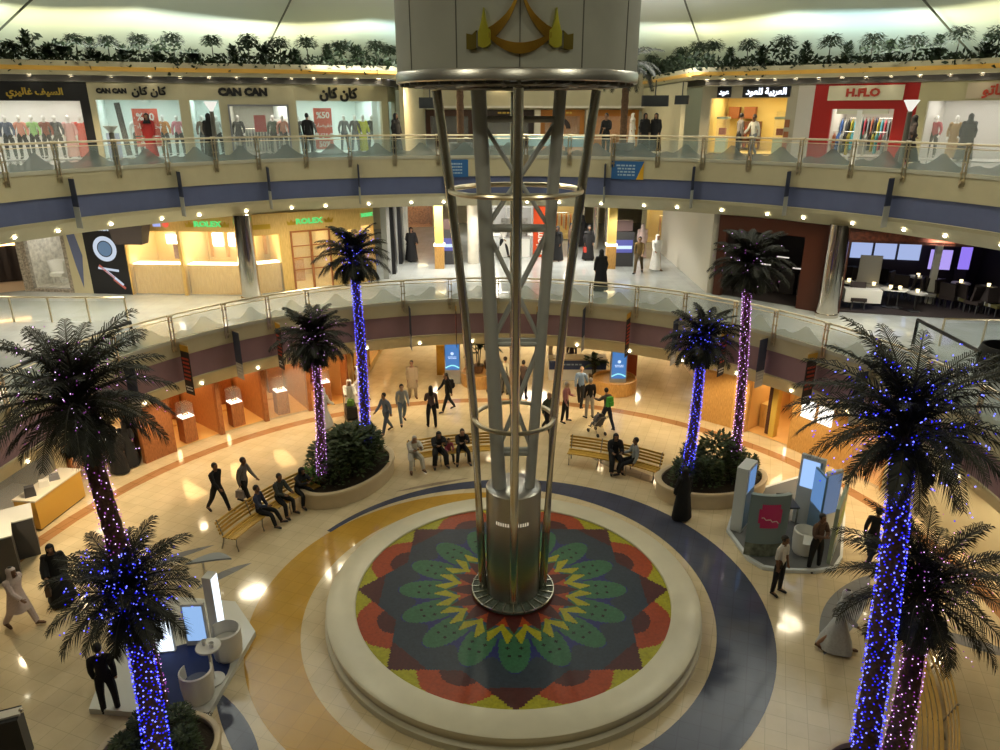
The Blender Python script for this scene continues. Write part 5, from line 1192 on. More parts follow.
b = B(); b.face([(u.W * .1, -.01, 2.9), (u.W * .5, -.01, 2.9), (u.W * .8, -.01, 1.6), (u.W * .55, -.01, .2), (u.W * .35, -.01, 1.2)]); b.build('blue_inset', BLUEB, u.t)
u = U1(94, 133, 'tall black advertising panel showing a silver watch', None, BLK, None, None, name='billboard', cat='poster')
AW = glow('ad_white', (.7, .8, .95), .8); AR = glow('ad_red', (.7, .15, .1), .6)
b = B(); b.lathe([(.34, 0), (.52, 0)], 28); b.v = [Vector((v.x + u.W * .5, -.01, 1.9 + v.y)) for v in b.v]; b.build('watch_bezel', AW, u.t); b = B(); b.lathe([(0, 0), (.3, 0)], 28); b.v = [Vector((v.x + u.W * .5, -.012, 1.9 + v.y)) for v in b.v]; b.build('watch_dial', glow('ad_blue', (.2, .35, .55), .5), u.t)
for i, (x, z, a, l, m) in enumerate(((.5, 1.05, .12, .9, AW), (.45, .95, .7, .8, AR), (.62, .7, .72, .9, AW), (.72, .45, .7, .6, AR))): u.part('strap_link', (x, -.01, z), (l, .02, .09), m, ry=a)
scribble(u.t, .7, 2, .3, AW, (u.W * .5, -.012, 2.75))
GRN = glow('sign_green', (.12, .75, .2), 1.0); GOLDC = mat('gold_mark', (.6, .4, .05), .3, .7)
def crown_mark(t, x, z, s=.16): b = B(); b.prism([(-s, 0), (s, 0), (s * 1.2, s * 1.2), (s * .5, s * .6), (0, s * 1.5), (-s * .5, s * .6), (-s * 1.2, s * 1.2)], 0, .02); b.v = [Vector((v.x + x, -.03 - v.z, z + v.y - s * .7)) for v in b.v]; b.build('crown_mark', GOLDC, t)
def jewel(u, x0, x1, seed):
    r = random.Random(seed)
    u.part('counter', ((x0 + x1) / 2, .5, .62), ((x1 - x0) * u.W, .5, 1.24), HW); u.part('lit_display_top', ((x0 + x1) / 2, .5, 1.26), ((x1 - x0) * u.W, .5, .03), LT_Y)
u = U1(133, 187, 'yellow lit watch shop bay with pictures, first from the black panel', (.02, .97, .0, 2.65), HW, mat('lit_gold_in', (.75, .6, .3), .6), LT_Y, depth=2.4)
jewel(u, .04, .96, 1)
for i in range(3): u.part('lit_picture', (.32 + .17 * i, 2.3, 1.95), (.32, .04, .4), LT_W)
u.part('picture', (.78, 1.0, 1.65), (.55, .05, .6), mat('dark_print', (.12, .05, .04), .5, var=.6, vs=9)); b = B(); b.sphere((u.W * .82, -.05, 2.95), .14, 12, sc=(1, .3, 1)); b.build('red_disc', glow('disc_red', (.9, .12, .06), 1), u.t); b = B(); b.box((u.W * .66, -.05, 2.95), (.3, .05, .2)); b.build('blue_sign', glow('disc_blue', (.4, .45, .9), 1), u.t)
b = B(); b.box((0, 0, 0), (1.1, .5, .75), top=1.3); tag(b.build('projector_box', IDK, None, loc=Vector(u.at(.3, -.6, 2.6)), rz=u.rz), 'black box hanging in front of the first watch shop bay', 'box')
u = U1(187, 248, 'yellow lit watch shop bay under a green sign', (.02, .97, .0, 2.65), HW, mat('lit_gold_in', (.75, .6, .3), .6), LT_Y, depth=2.4)
u.sign('ROLEX', .5, 2.95, .3, GRN, .01, sx=1.2); crown_mark(u.t, u.W * .22, 2.95); crown_mark(u.t, u.W * .78, 2.95); jewel(u, .04, .96, 2)
for i in range(3): u.part('lit_picture', (.22 + .27 * i, 2.3, 1.95), (.45, .04, .55), LT_W); u.part('wood_column', (.1 + .27 * i, 2.28, 1.9), (.14, .06, 1.4), WOODH)
u = U1(250, 294, 'yellow lit watch shop bay beside the mirrored column', (.1, .8, .0, 2.45), HW, mat('lit_gold_in', (.75, .6, .3), .6), LT_Y, depth=2.2); jewel(u, .12, .78, 3)
u.part('small_sign', (.4, -.02, 2.8), (.8, .03, .2), GOLDC); u.part('lit_picture', (.45, 2.1, 1.95), (.5, .04, .6), LT_W); u.part('wood_column', (.2, 2.1, 1.9), (.16, .06, 1.2), WOODH); u.part('wood_column', (.7, 2.1, 1.9), (.16, .06, 1.2), WOODH)
u = U1(294, 340, 'watch shop entrance with brown framed glass doors under a green sign', (.05, .85, .0, 2.5), HW, mat('lit_gold_in', (.75, .6, .3), .6), LT_Y, depth=3.0, frame=WOODR)
u.sign('ROLEX', .45, 2.9, .3, GRN, .01, sx=1.2); crown_mark(u.t, u.W * .08, 2.9); crown_mark(u.t, u.W * .86, 2.9); u.part('door_mullion', (.45, -.01, 1.25), (.1, .08, 2.5), WOODR)
for z in (.9, 1.4, 1.9): u.part('door_rail', (.45, -.01, z), (u.W * .8, .05, .04), WOODR)
u.part('counter', (.3, 2.0, .5), (.8, .5, 1.0), WOODH)
u = U1(340, 364, 'cream wall bay beside the watch shop entrance', (.2, .8, .9, 2.4), HW, mat('lit_gold_in', (.75, .6, .3), .6), LT_Y, depth=1.5)
u = U1(364, 377, 'angled yellow lit window with a small green sign at the corner', (.05, .95, .9, 2.5), HW, mat('lit_gold_in', (.75, .6, .3), .6), LT_Y, depth=1.2); u.sign('ROLEX', .5, 2.95, .2, GRN)
# corridor side and end
struct(B().box((-5.2, 36, 6.5), (.25, 7.4, 3.4)), 'wall_lower_left', mat('mirror_wall', (.35, .36, .36), .25), 'grey glossy corridor wall')
for i, y in enumerate((33.6, 36.0, 38.4)): struct(B().box((-5.05, y, 6.5), (.3, .55, 3.4)), 'trim_5', BLK if i < 2 else IW, 'dark corridor pier')
struct(B().box((1.5, 50, 6.5), (40, .3, 3.4)), 'wall_lower_back', CREAM, 'far wall of the lower gallery')
struct(B().box((8.85, 34.3, 6.5), (.25, 9.4, 3.4)), 'wall_lower_right', OFFW, 'white wall at the right of the corridor')
un = Unit('warm lit shop with orange goods at the end of the corridor', (8.2, 42), (11.5, 41), F1, H1, (.08, .92, 0, 2.6), CREAM, IY, LT_Y, depth=2); rack('orange and white goods hanging in the warm shop', un.at(.5, 1), un.rz, 1.6, [(.6, .25, .05), (.7, .65, .5), (.4, .1, .05)])
un = Unit('passage shop with a patterned orange brown wall', (-8.5, 47), (-4.0, 48), F1, H1, (.3, .9, 0, 2.6), CREAM, mat('lattice_wall', (.5, .25, .12), .6, var=.5, vs=8), LT_Y, depth=1.5)
un = Unit('mobile phone shop with white cabinets behind the tower', (-.8, 44), (2.4, 44), F1, H1, (.05, .95, 0, 2.7), OFFW, IW, LT_W, depth=2.5, glass=False)
for i in range(3): un.part('cabinet', (.25 + .25 * i, 1.5, .8), (.7, .4, 1.6), mat('cab_grey', (.4, .4, .4), .4))
un = Unit('shop with an orange sign beside the red pillar', (2.6, 43), (5.0, 43), F1, H1, (.05, .95, 0, 2.4), OFFW, IY, LT_W, depth=2.5, glass=False); un.part('sign_board', (.3, -.05, 2.3), (1.1, .08, .5), mat('orange_sign', (.75, .13, .02), .4)); rack('orange goods in the shop beside the red pillar', un.at(.5, 1), un.rz, 1.4, [(.7, .2, .04), (.6, .5, .4)])
t = thing('kiosk_pillar', 'bright red-orange square pillar with white lettering reading upward', 'pillar', (2.05, 37.8, F1 + .004)); RO = mat('red_orange', (.62, .07, .015), .4); B().box((0, 0, 1.3), (.62, .5, 2.6)).build('pillar_body', RO, t); text('axiom', 'lettering', .5, WHITEP, t, (.02, -.262, .75), (pi / 2, -pi / 2, 0), .01, bold=.01)
t = thing('kiosk_counter', 'white kiosk counter with display beside the red pillar', 'counter', (.75, 37.8, F1 + .004)); B().box((0, 0, .5), (1.6, .6, 1.0)).build('body', WHITEP, t); B().box((0, 0, 1.02), (1.66, .66, .05)).build('counter_top', mat('cab_grey', (.4, .4, .4), .4), t); B().box((0, .2, 1.5), (1.4, .1, .9)).build('display', mat('kiosk_display', (.35, .35, .34), .5, var=.5, vs=6), t)
for x, yy, lab in ((-1.35, 36, 'tall pale column left of the tower on the lower gallery'), (5.3, 40, 'first silver column behind the abaya with the red bag'), (6.0, 40.5, 'second silver column behind the abaya with the red bag')):
    tag(B().tube([(0, 0, 0), (0, 0, 3.4)], .28 if x < 0 else .16, 20).build('column', OFFW if x < 0 else CHROME, None, True, (x, yy, F1 + .004)), lab, 'column')
for px, py, lab in ((447, 264, 'information screen totem on the lower gallery left of the tower'), (622, 266, 'information screen totem on the lower gallery right of the tower')):
    p = G(px, py, F1); t = thing('screen_totem', lab, 'screen', (p.x, p.y, F1 + .004)); B().box((0, 0, .85), (1.0, .3, 1.7)).build('body', DGREY, t); B().box((0, -.16, 1.0), (.86, .02, .62)).build('screen', glow('info_blue', (.12, .13, .5), .8), t); B().box((0, -.172, .95), (.8, .01, .16)).build('bright_band', glow('info_white', (.6, .75, 1), 1.2), t); B().box((0, 0, 1.98), (.8, .2, .5)).build('top_board', mat('totem_brown', (.14, .09, .09), .5), t)
for px, py, lab in ((440, 268, 'lit column with a wooden base beside the left information screen'), (610, 268, 'lit column with a wooden base beside the right information screen')):
    p = G(px, py, F1); t = thing('column', lab, 'column', (p.x, p.y, F1 + .004)); B().box((0, 0, .55), (.45, .45, 1.1)).build('base', WOODH, t); B().box((0, 0, 2.25), (.4, .4, 2.3)).build('shaft', mat('lit_column', (.7, .5, .15), .5), t); B().box((0, 0, 1.15), (.5, .5, .1)).build('glow_ring', LT_Y, t)
# columns of the lower gallery, mirrored
for px, py, lab in ((252, 299, 'mirrored round column standing in front of the watch shop'), (826, 316, 'mirrored round column between the dark shop and the lounge')):
    p = G(px, py, F1); tag(B().lathe([(.0, 0), (.42, 0), (.42, .12), (.37, .14), (.36, 3.4), (0, 3.4)], 32).build('column', mat('mirror_metal', (.6, .56, .5), .12, 1, bump=.15, vs=3), None, True, (p.x, p.y, F1 + .004)), lab, 'column')
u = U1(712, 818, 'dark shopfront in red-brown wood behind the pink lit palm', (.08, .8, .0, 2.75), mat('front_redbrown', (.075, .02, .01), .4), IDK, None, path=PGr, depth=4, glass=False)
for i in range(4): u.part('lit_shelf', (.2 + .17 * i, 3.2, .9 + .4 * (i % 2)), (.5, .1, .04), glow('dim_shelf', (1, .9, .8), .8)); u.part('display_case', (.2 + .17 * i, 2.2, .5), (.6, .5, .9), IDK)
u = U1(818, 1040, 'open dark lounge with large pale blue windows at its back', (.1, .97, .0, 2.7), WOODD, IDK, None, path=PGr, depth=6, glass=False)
BLW = glow('lounge_window', (.42, .52, .85), .9)
for i in range(3): u.part('lit_window', (.33 + .13 * i, 5.9, 1.75), (u.W * .115, .06, 1.3), BLW)
u.part('violet_screen', (.68, 4, 1.5), (.8, .05, .8), glow('lounge_violet', (.45, .35, .9), 1)); u.part('violet_screen', (.8, 4, 1.6), (.4, .05, .9), glow('lounge_violet2', (.3, .2, .9), 1)); u.part('white_pier', (.6, 2.5, 1.3), (.22, .2, 2.6), IW); u.part('white_board', (.27, 2.0, 1.35), (.8, .06, 1.1), IGR); u.part('bar_counter', (.22, .9, .55), (1.3, .5, .5), IW)
for i in range(22):
    r = R; x, y = .2 + .72 * ((i * .377) % 1), .8 + 4.2 * ((i * .618) % 1)
    t = thing('lounge_chair', 'dark lounge chair among the tables of the open lounge', 'chair', u.at(x, y), u.rz + i, 'dark lounge chairs'); B().box((0, 0, .4), (.55, .55, .12)).build('seat', mat('seat_tone%d' % (i % 3), ((.03, .02, .02), (.10, .09, .03), (.3, .3, .28))[i % 3], .6), t); B().box((0, .26, .7), (.55, .08, .6), rx=-.15).build('backrest', IDK, t)
    for a, b_ in ((-.22, -.22), (.22, -.22), (-.22, .22), (.22, .22)): B().box((a, b_, .18), (.04, .04, .36)).build('leg', DGREY, t)
for i in range(9):
    x, y = .18 + .76 * ((i * .618 + .3) % 1), .6 + 3.6 * ((i * .377 + .2) % 1)
    t = thing('cafe_table', 'small round table with a pale top in the open lounge', 'table', u.at(x, y), 0, 'round tables of the lounge'); b = B(); b.lathe([(0, 0), (.22, 0), (.22, .03), (.03, .06), (.03, .7), (0, .7)], 12); b.build('pedestal', DGREY, t, True); b = B(); b.lathe([(0, .7), (.35, .7), (.35, .74), (0, .74)], 16); b.build('table_top', (IW, IGR)[i % 2], t)
    tag(B().lathe([(0, 0), (.05, 0), (.07, .12), (0, .12)], 10).build('table_lamp', glow('candle', (1, .8, .4), 3), None, True, Vector(u.at(x, y, .745))), 'small glowing lamp on a round lounge table', 'lamp', 'table lamps of the lounge')
u.part('red_fascia', (.5, -.03, 2.95), (u.W, .05, .3), mat('fascia_red', (.12, .03, .015), .5, var=.5, vs=9))
# escalator balustrades at both sides of the lower gallery
for lab, P0, P1, Q in (('escalator balustrade with dark handrail at the left end of the lower gallery', (130, 322), (12, 368), (-30, 300)), ('escalator balustrade with dark handrail at the right end of the lower gallery', (918, 320), (980, 352), (1030, 322))):
    a, b_ = G(*P0, F1 + .9), G(*P1, F1 + .9); t = thing('escalator_balustrade', lab, 'balustrade', (a.x, a.y, F1 + .004)); d = Vector((b_.x - a.x, b_.y - a.y, 0))
    B().tube([(0, 0, .0), (0, 0, .9), tuple(d + Vector((0, 0, .9))), tuple(d)], .06, 8).build('handrail', BLK, t, True); b = B(); b.face([(0, 0, .05), (0, 0, .86), tuple(d + Vector((0, 0, .86))), tuple(d + Vector((0, 0, .05)))]); b.build('glass_pane', GLASS, t); b = B(); b.box(tuple(d / 2 + Vector((0, 0, .05))), (d.length, .1, .1), atan2(d.y, d.x)); b.build('skirt', STEEL, t)
a, b_ = G(-20, 296, F1 + .9), G(125, 297, F1 + .9)
for lab, A_, B__, st in (('straight glass balustrade at the left of the lower gallery floor', (-30, 297), (124, 298), 5), ('straight glass balustrade at the right of the lower gallery floor', (945, 319), (1030, 321), 3)):
    a, b_ = G(*A_, F1 + .92), G(*B__, F1 + .92); d = Vector((b_.x - a.x, b_.y - a.y, 0)); t = thing('glass_balustrade', lab, 'railing', (a.x, a.y, F1 + .004)); B().tube([(0, 0, .92), tuple(d + Vector((0, 0, .92)))], .035, 8).build('handrail', BRONZE, t, True); b = B(); b.face([(0, 0, .05), (0, 0, .8), tuple(d + Vector((0, 0, .8))), tuple(d + Vector((0, 0, .05)))]); b.build('glass_pane', GLASS, t)
    for i in range(st): q = d * (i / (st - 1)); B().box((q.x, q.y, .46), (.05, .05, .92)).build('post', BRONZE, t)
# ---------------------------------------------------------------- ground floor
def gp(az, r=14.3): p = polar(az, r); return (p.x, p.y)
HG = 2.97
def U0(a0, a1, label, op, wall, inner, lt, r=14.3, **k): return Unit(label, gp(a0, r), gp(a1, r), .006, HG, op, wall, inner, lt, **k)
GIN = mat('jewel_in', (.72, .42, .14), .5)
u = U0(-103, -84, 'plain cream wall under the left end of the gallery', None, CREAM, None, None, name='wall_section', cat='wall')
u = U0(-84, -68, 'cream wall with grey glass under the left gallery', (.1, .9, 0, 2.5), CREAM, IGR, LT_D, r=15.3, depth=2)
u = U0(-68, -59.5, 'glowing showcase window with wooden panels at the end of the jewellery shop', (.03, .97, 0, 2.4), WOODR, GIN, LT_W, r=15.1, depth=1.2)
for i in range(3): u.part('display_panel', (.18 + .32 * i, .35, .5), (.28 * u.W, .08, .9), WOODR); u.part('lit_shelf', (.18 + .32 * i, .5, 1.0), (.28 * u.W, .4, .04), LT_W)
for i, (a0, a1, lab) in enumerate(((-59.5, -55, 'dark red wooden pier at the corner of the jewellery shop'), )):
    u = U0(a0, a1, lab, None, WOODR, None, None, name='pillar_wall', cat='pillar')
for i, (a0, a1, lab) in enumerate(((-55, -47, 'open jewellery shop bay nearest the corner pier'), (-47, -39.5, 'second open bay of the wooden jewellery shop'), (-39.5, -32, 'third bay of the wooden jewellery shop with a window display'), (-32, -25, 'last bay of the wooden jewellery shop behind the palms'))):
    u = U0(a0, a1, lab, (.06, .97, 0, 2.5), WOODR, wood('shop_wood', (.55, .24, .08), (.36, .14, .045)), LT_O, depth=3.4, glass=i == 2, flm=GIN)
    u.part('wood_screen', (.12, 2.2, 1.25), (.2, 1.6, 2.3), WOODR); u.part('wood_screen', (.75, 2.9, 1.25), (u.W * .35, .2, 2.3), WOODR); u.part('lit_floor_step', (.45, 2.6, .06), (u.W * .5, .8, .1), GIN)
    u.part('lit_niche', (.75, 2.78, 1.6), (.4, .06, .5), LT_Y); u.part('lit_niche', (.35, 3.3, 1.7), (.5, .06, .5), LT_Y)
    t = thing('jewellery_showcase', 'wooden pedestal showcase with a lit glass top, %s along the shop' % ORD[i], 'showcase', u.at(.45, .55), u.rz, None)
    B().box((0, 0, .5), (.5, .5, 1.0)).build('pedestal', WOODR, t); B().box((0, 0, 1.02), (.46, .46, .05)).build('lit_base', glow('case_glow', (1, .9, .75), 2.2), t); B().box((0, 0, 1.3), (.46, .46, .5)).build('glass_box', CLEAR, t); b = B(); b.tube([(.1 * cos(k), .1 * sin(k), 1.1 + .02 * sin(3 * k)) for k in [j * .5 for j in range(12)]], .02, 5, close=True); b.build('necklace', GOLD, t)
# corridor left wall
for i in range(3):
    y0 = 29.6 + i * 3.1; un = Unit('shop window with gold frames in the ground corridor, %s from the jewellery shop' % ORD[i], (-6.5 + i * .1, y0), (-6.4 + i * .1, y0 + 3.0), .006, HG, (.1, .9, .3, 2.4), HW, GIN, LT_Y, depth=1.5, frame=GOLD)
struct(B().box((-6.5, 42, 1.5), (.2, 6, 3)), 'wall_ground_left', CREAM)
struct(B().box((1, 46.5, 1.5), (16, .2, 3)), 'wall_ground_back', mat('warm_wall', (.7, .5, .25), .5), 'far warm wall of the ground corridor')
# right side
struct(B().box((9.35, 35.0, 1.5), (.2, 11.6, 3)), 'wall_ground_right', mat('pink_cream', (.75, .58, .42), .3), 'pale wall along the right side of the corridor')
AZ = {p: az_of(p, 14.3, 0) for p in (700, 730, 743, 790, 846, 880)}
u = U0(AZ[700], AZ[730], 'orange wood wall panel at the corner by the blue lit palm', None, WOODH, None, None, name='pillar_wall', cat='pillar')
u = U0(AZ[730], AZ[743], 'bright honey wood pier beside the shop entrance', None, mat('bright_honey', (.75, .45, .12), .35), None, None, name='pillar_wall', cat='pillar')
u = U0(AZ[743], AZ[790], 'shop entrance with wooden counters between honey coloured piers', (.03, .93, 0, 2.45), WOODH, GIN, LT_Y, depth=3.4, glass=False)
u.part('counter', (.68, 2.6, .6), (1.2, .5, 1.2), WOODR); u.part('wall_band', (.68, 3.3, 1.3), (1.3, .06, .7), WOODR); u.part('wall_shelf', (.25, 3.2, 1.5), (.7, .3, .06), IW); u.part('dark_display', (.38, .6, 1.1), (.22, .3, 2.1), WOODD); u.part('gold_column', (.48, .5, 1.2), (.22, .3, 2.4), mat('gold_column', (.6, .42, .08), .35)); u.part('reception_desk', (.2, 1.2, .5), (.6, .5, 1.0), HW); u.part('lit_picture', (.2, 3.3, 1.8), (.5, .05, .5), LT_W)
u = U0(AZ[790], AZ[846], 'honey wood wall with two glowing white posters', None, WOODH, None, None, name='wall_section', cat='wall')
for i in (0, 1): u.part('lit_poster', (.22 + .3 * i, -.02, 1.85), (.55, .05, .8), glow('poster_glow', (1, .95, .85), 2.0))
u = U0(AZ[846], AZ[880], 'shop window with warm lights behind the big blue lit palm', (.05, .95, 0, 2.4), WOODH, GIN, LT_Y, depth=2)
u = U0(AZ[880], 90, 'cream wall behind the near palms on the right', None, CREAM, None, None, name='wall_section', cat='wall'); u = U0(90, 105, 'cream wall at the right end of the ground floor', None, CREAM, None, None, name='wall_section', cat='wall')
# corridor furniture
p = G(577, 380, 0); t = thing('information_desk', 'long white desk with a navy band in the ground corridor', 'desk', (p.x, p.y + .3, .006)); B().box((0, 0, .5), (2.7, .7, 1.0)).build('body', WHITEP, t); B().box((0, -.36, .78), (2.7, .04, .46)).build('navy_band', mat('desk_navy', (.03, .06, .2), .4), t); B().box((0, 0, 1.04), (2.8, .8, .06)).build('counter_top', OFFW, t); B().box((-1.25, .3, 1.5), (.2, .1, .9)).build('side_post', OFFW, t); scribble(t, 1.0, 1, .14, mat('desk_ink', (.3, .45, .7), .5), (-.3, -.385, .8))
person('attendant in dark clothes behind the navy and white desk', (p.x - .2, p.y + 1.0, .006), 0, pose='stand', top=(.05, .03, .03), bot=BK)
for px, py, lab in ((453, 383, 'blue lit advertising totem with a pale swoosh left of the tower'), (617, 392, 'blue lit advertising totem with a pale swoosh right of the tower')):
    p = G(px, py, 0); t = thing('advertising_totem', lab, 'advertising totem', (p.x, p.y, .006)); B().box((0, 0, 1.05), (.72, .25, 2.1)).build('body', mat('totem_grey', (.35, .35, .33), .4), t); B().box((0, -.13, 1.35), (.64, .02, 1.3)).build('screen', glow('totem_blue', (.06, .2, .5), 1.0), t)
    b = B()
    for k in range(8): b.box((-.28 + .08 * k, -.146, .82 + .1 * sin(k / 7 * pi)), (.09, .006, .06), 0, ry=-.35 * cos(k / 7 * pi))
    b.build('swoosh', glow('swoosh', (.3, .8, .85), 1.2), t); b = B(); b.sphere((0, -.146, 1.5), .08, 8, sc=(1, .1, 1)); b.build('emblem', glow('info_white', (.6, .75, 1), 1.2), t); scribble(t, .4, 2, .14, glow('info_white', (.6, .75, 1), 1.2), (0, -.146, 1.3))
for px, py, r_, lab in ((617, 397, 1.0, 'round wooden tub planter in front of the right totem'), (480, 390, .9, 'round wooden tub planter with tall plants left of the tower')):
    p = G(px, py, 0); t = thing('tub_planter', lab, 'planter', (p.x, p.y + .9, .006)); b = B(); b.lathe([(0, .5), (r_ * .92, .5), (r_ * .92, .62), (r_, .62), (r_, 0)], 32); b.build('tub', WOODH, t, True)
def corridor_plant(label, px, py, h, r_, seed, z=0.0):
    p = G(px, py, 0); t = thing('potted_palm', label, 'plant', (p.x, p.y + .9, .006 + z)); B().lathe([(0, 0), (.2, 0), (.26, .35), (.22, .35), (0, .3)], 16).build('pot', mat('pot_brown', (.12, .06, .03), .5), t, True)
    rr = random.Random(seed); b = B()
    for i in range(4): a = i * 1.6; b.tube([(.05 * cos(a), .05 * sin(a), .3), (.12 * cos(a), .12 * sin(a), h * .7)], .025, 5)
    b.build('stem', RACH, t); ms = [frond_mesh(r_, e, e - 60, seed + k, 16, .05, .22) for k, e in enumerate((70, 40, 10))]
    for m in ms: m.materials[0] = mat('lush_leaf', (.03, .08, .025), .5, var=.3, vs=6)
    for i in range(14): instance(ms[i % 3], 'frond', t, (0, 0, h * (.45 + .3 * rr.random())), (0, 0, i * 2.4))
corridor_plant('tall green potted palm in the tub left of the tower', 478, 390, 1.9, .8, 5, .55); corridor_plant('second green potted palm behind the tower tube', 489, 386, 1.7, .7, 6, .55); corridor_plant('green potted palm before the navy and white desk', 596, 388, 1.5, .75, 7, .0)
tag(B().box((0, 0, 0), (.7, .08, 1.3)).build('red_panel', mat('panel_rust', (.42, .09, .03), .5), None, loc=(G(633, 388).x, G(633, 388).y + 1.2, .66)), 'rust red upright panel beside the right totem', 'panel')
tag(B().box((0, 0, .9), (.5, .3, 1.8)).box((0, -.16, 1.1), (.3, .02, 1.2)).build('gold_framed_board', GOLD, None, loc=(G(441, 380).x, G(441, 380).y + .8, .006)), 'gold framed board beside the left totem', 'board')

# ================================================================= plants on the roof ledge
r = random.Random(5)
PLF = mat('ledge_leaf', (.016, .03, .01), .6, var=.3, vs=5)
hd = B(); seg = [(a, b_) for a, b_ in zip(LP, LP[1:]) if a[1] > 15 or b_[1] > 15]
PH = offs(LP, .35)
def along(PP):
    L = [0]
    for a, b_ in zip(PP, PP[1:]): L.append(L[-1] + sqrt((a[0] - b_[0]) ** 2 + (a[1] - b_[1]) ** 2))
    return L
LL = along(PH)
def pt_at(s):
    for i in range(len(PH) - 1):
        if LL[i] <= s <= LL[i + 1]: t = (s - LL[i]) / (LL[i + 1] - LL[i]); return Vector((PH[i][0] + t * (PH[i + 1][0] - PH[i][0]), PH[i][1] + t * (PH[i + 1][1] - PH[i][1]), 0))
for i in range(17000):
    p = pt_at(r.uniform(0, LL[-1])); h = r.random() ** 1.9 * .62 * (1 + .5 * sin(p.x * 1.7)); p += Vector((r.uniform(-.3, .3), r.uniform(-.35, .25), 13.72 + h - (.25 if r.random() < .12 else 0))); d = Vector((r.uniform(-1, 1), r.uniform(-1, 1), r.uniform(-.3, 1))).normalized(); l = r.uniform(.2, .36); w_ = d.cross(Vector((r.uniform(-1, 1), r.uniform(-1, 1), .5))).normalized() * l * .22
    hd.face([p, p + d * l * .5 + w_, p + d * l, p + d * l * .5 - w_])
tag(hd.build('hedge', PLF), 'dark trailing hedge along the roof ledge above the upper shops', 'hedge', kind='stuff')
def tree_mesh(seed, h, rr, n, kind):
    q = random.Random(seed); b = B(); b.tube([(0, 0, 0), (q.uniform(-.04, .04), 0, h * .5), (q.uniform(-.08, .08), 0, h * .85)], [.03, .02, .01], 5, m=1)
    if kind == 0:
        for i in range(n):
            a, e = q.uniform(0, 2 * pi), q.uniform(-.5, 1.2); R_ = rr * q.random() ** .4; p = Vector((R_ * cos(a) * cos(e), R_ * sin(a) * cos(e), h * .72 + R_ * .8 * sin(e))); d = Vector((cos(a), sin(a), q.uniform(-.9, .3))).normalized(); l = q.uniform(.12, .24); w_ = d.cross(Vector((0, 0, 1))).normalized() * l * .2
            b.face([p, p + d * l * .5 + w_, p + d * l, p + d * l * .5 - w_])
    else:
        for i in range(n):
            t = q.random(); a = q.uniform(0, 2 * pi); R_ = rr * .7 * (1.05 - t) * q.random() ** .5; p = Vector((R_ * cos(a), R_ * sin(a), h * (.12 + .88 * t))); d = Vector((cos(a), sin(a), q.uniform(-.2, .8))).normalized(); l = q.uniform(.12, .26); w_ = d.cross(Vector((0, 0, 1))).normalized() * l * .2
            b.face([p, p + d * l * .5 + w_, p + d * l, p + d * l * .5 - w_])
    return b
def ledge_tree(label, px, py_top, rr, kind, seed, group):
    # py_top: picture row of the tip; the tree stands on the ledge
    p = fp(px, 13.9, PH); Y = p[1]; top = G(px, py_top, Y=Y).z; h = max(.5, top - 13.85) / (1.05 if kind else 1.0)
    q = random.Random(seed); b = tree_mesh(seed, h, rr * .85, 420, kind); t = thing('small_tree', label, 'tree', (p[0], p[1], 13.85), 0, group)
    lv = B(); tr = B()
    for f, m in zip(b.f, b.mi):
        tgt = tr if m else lv; n = len(tgt.v); tgt.v += [b.v[i] for i in f]; tgt.f.append(tuple(range(n, n + len(f)))); tgt.mi.append(0)
    lv.build('foliage', PLF, t); tr.build('trunk', RACH, t)
LT = [(12, 44, .5, 0), (30, 30, .45, 1), (48, 48, .4, 1), (62, 42, .4, 1), (78, 32, .42, 0), (93, 38, .35, 1), (110, 35, .45, 0), (124, 46, .3, 1), (142, 32, .45, 0), (158, 46, .3, 1), (175, 31, .48, 0), (196, 54, .35, 1), (214, 33, .45, 0), (234, 46, .35, 1), (250, 32, .5, 0), (266, 46, .3, 1), (281, 36, .48, 0), (297, 50, .35, 1), (308, 35, .5, 0), (328, 44, .5, 1), (342, 40, .48, 0), (358, 45, .5, 1), (377, 40, .5, 0), (390, 44, .4, 0)]
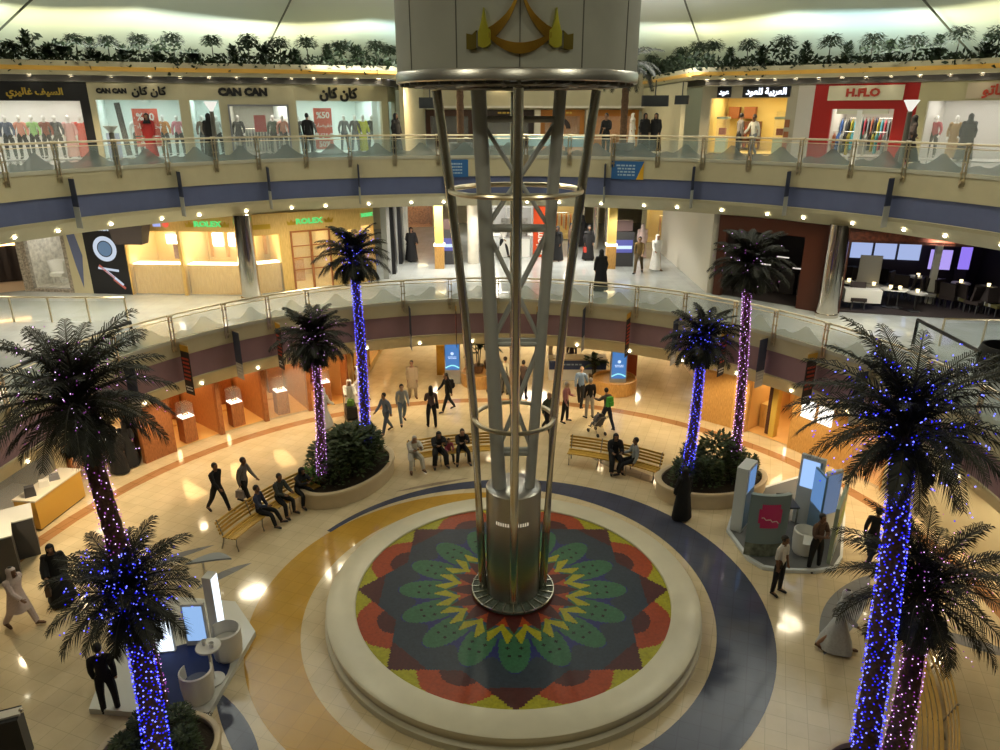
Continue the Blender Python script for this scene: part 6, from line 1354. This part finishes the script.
RT = [(650, 52, .5, 0), (664, 62, .4, 1), (680, 46, .5, 0), (697, 40, .5, 0), (712, 38, .5, 0), (729, 48, .35, 1), (747, 38, .5, 0), (761, 46, .4, 1), (781, 34, .55, 0), (804, 42, .4, 1), (828, 34, .55, 0), (846, 42, .4, 1), (870, 32, .55, 0), (888, 40, .45, 1), (912, 36, .55, 0), (936, 34, .45, 1), (955, 26, .6, 0), (984, 34, .5, 1), (996, 26, .6, 0)]
for i, (px, py, rr, k) in enumerate(LT): ledge_tree('small dark tree on the roof ledge left of the tower, %s from the left' % ORD[i], px, py, rr, k, 100 + i, 'small trees on the left ledge')
for i, (px, py, rr, k) in enumerate(RT): ledge_tree('small dark tree on the roof ledge right of the tower, %s from the tower' % ORD[i], px, py, rr, k, 200 + i, 'small trees on the right ledge')
# palms without lights in the upper hall
def plain_palm(label, px, Y, top_z, L, seed):
    x = (px - 500) / F * (Y * CP + (12 - F2) * SP_); t = thing('palm_tree', label, 'palm tree', (x, Y, F2 + .004)); h = top_z - F2
    B().lathe([(0, .0), (.5, 0), (.55, .5), (.48, .5), (0, .42)], 20).build('tub', DGREY, t, True); pts = [(0, 0, .4 + (h - .4) * i / 16) for i in range(17)]; B().tube(pts, [.17 if i % 2 else .15 for i in range(17)], 10).build('trunk', TRUNK, t, True)
    ms = [frond_mesh(L, e0, e1, seed + k, 26, .05, .4) for k, (e0, e1) in enumerate(((60, -20), (30, -60), (0, -80)))]
    for i in range(24): instance(ms[i % 3], 'frond', t, (0, 0, h), (0, 0, i * 2.4))
plain_palm('palm without lights in the upper hall left of the tower', 461, 34.5, 14.3, 1.7, 71); plain_palm('palm without lights in the upper hall right of the tower', 622, 34.5, 13.9, 1.8, 72)

p = G(992, 385, F1); t = thing('round_planter', 'large black round bowl at the right end of the lower gallery', 'planter', (p.x + .6, p.y + .6, F1 + .004)); b = B(); b.lathe([(0, 0), (.35, 0), (.65, .3), (.72, .65), (.62, .95), (.56, .95), (.6, .65), (0, .6)], 28); b.build('bowl', BLACK, t, True)
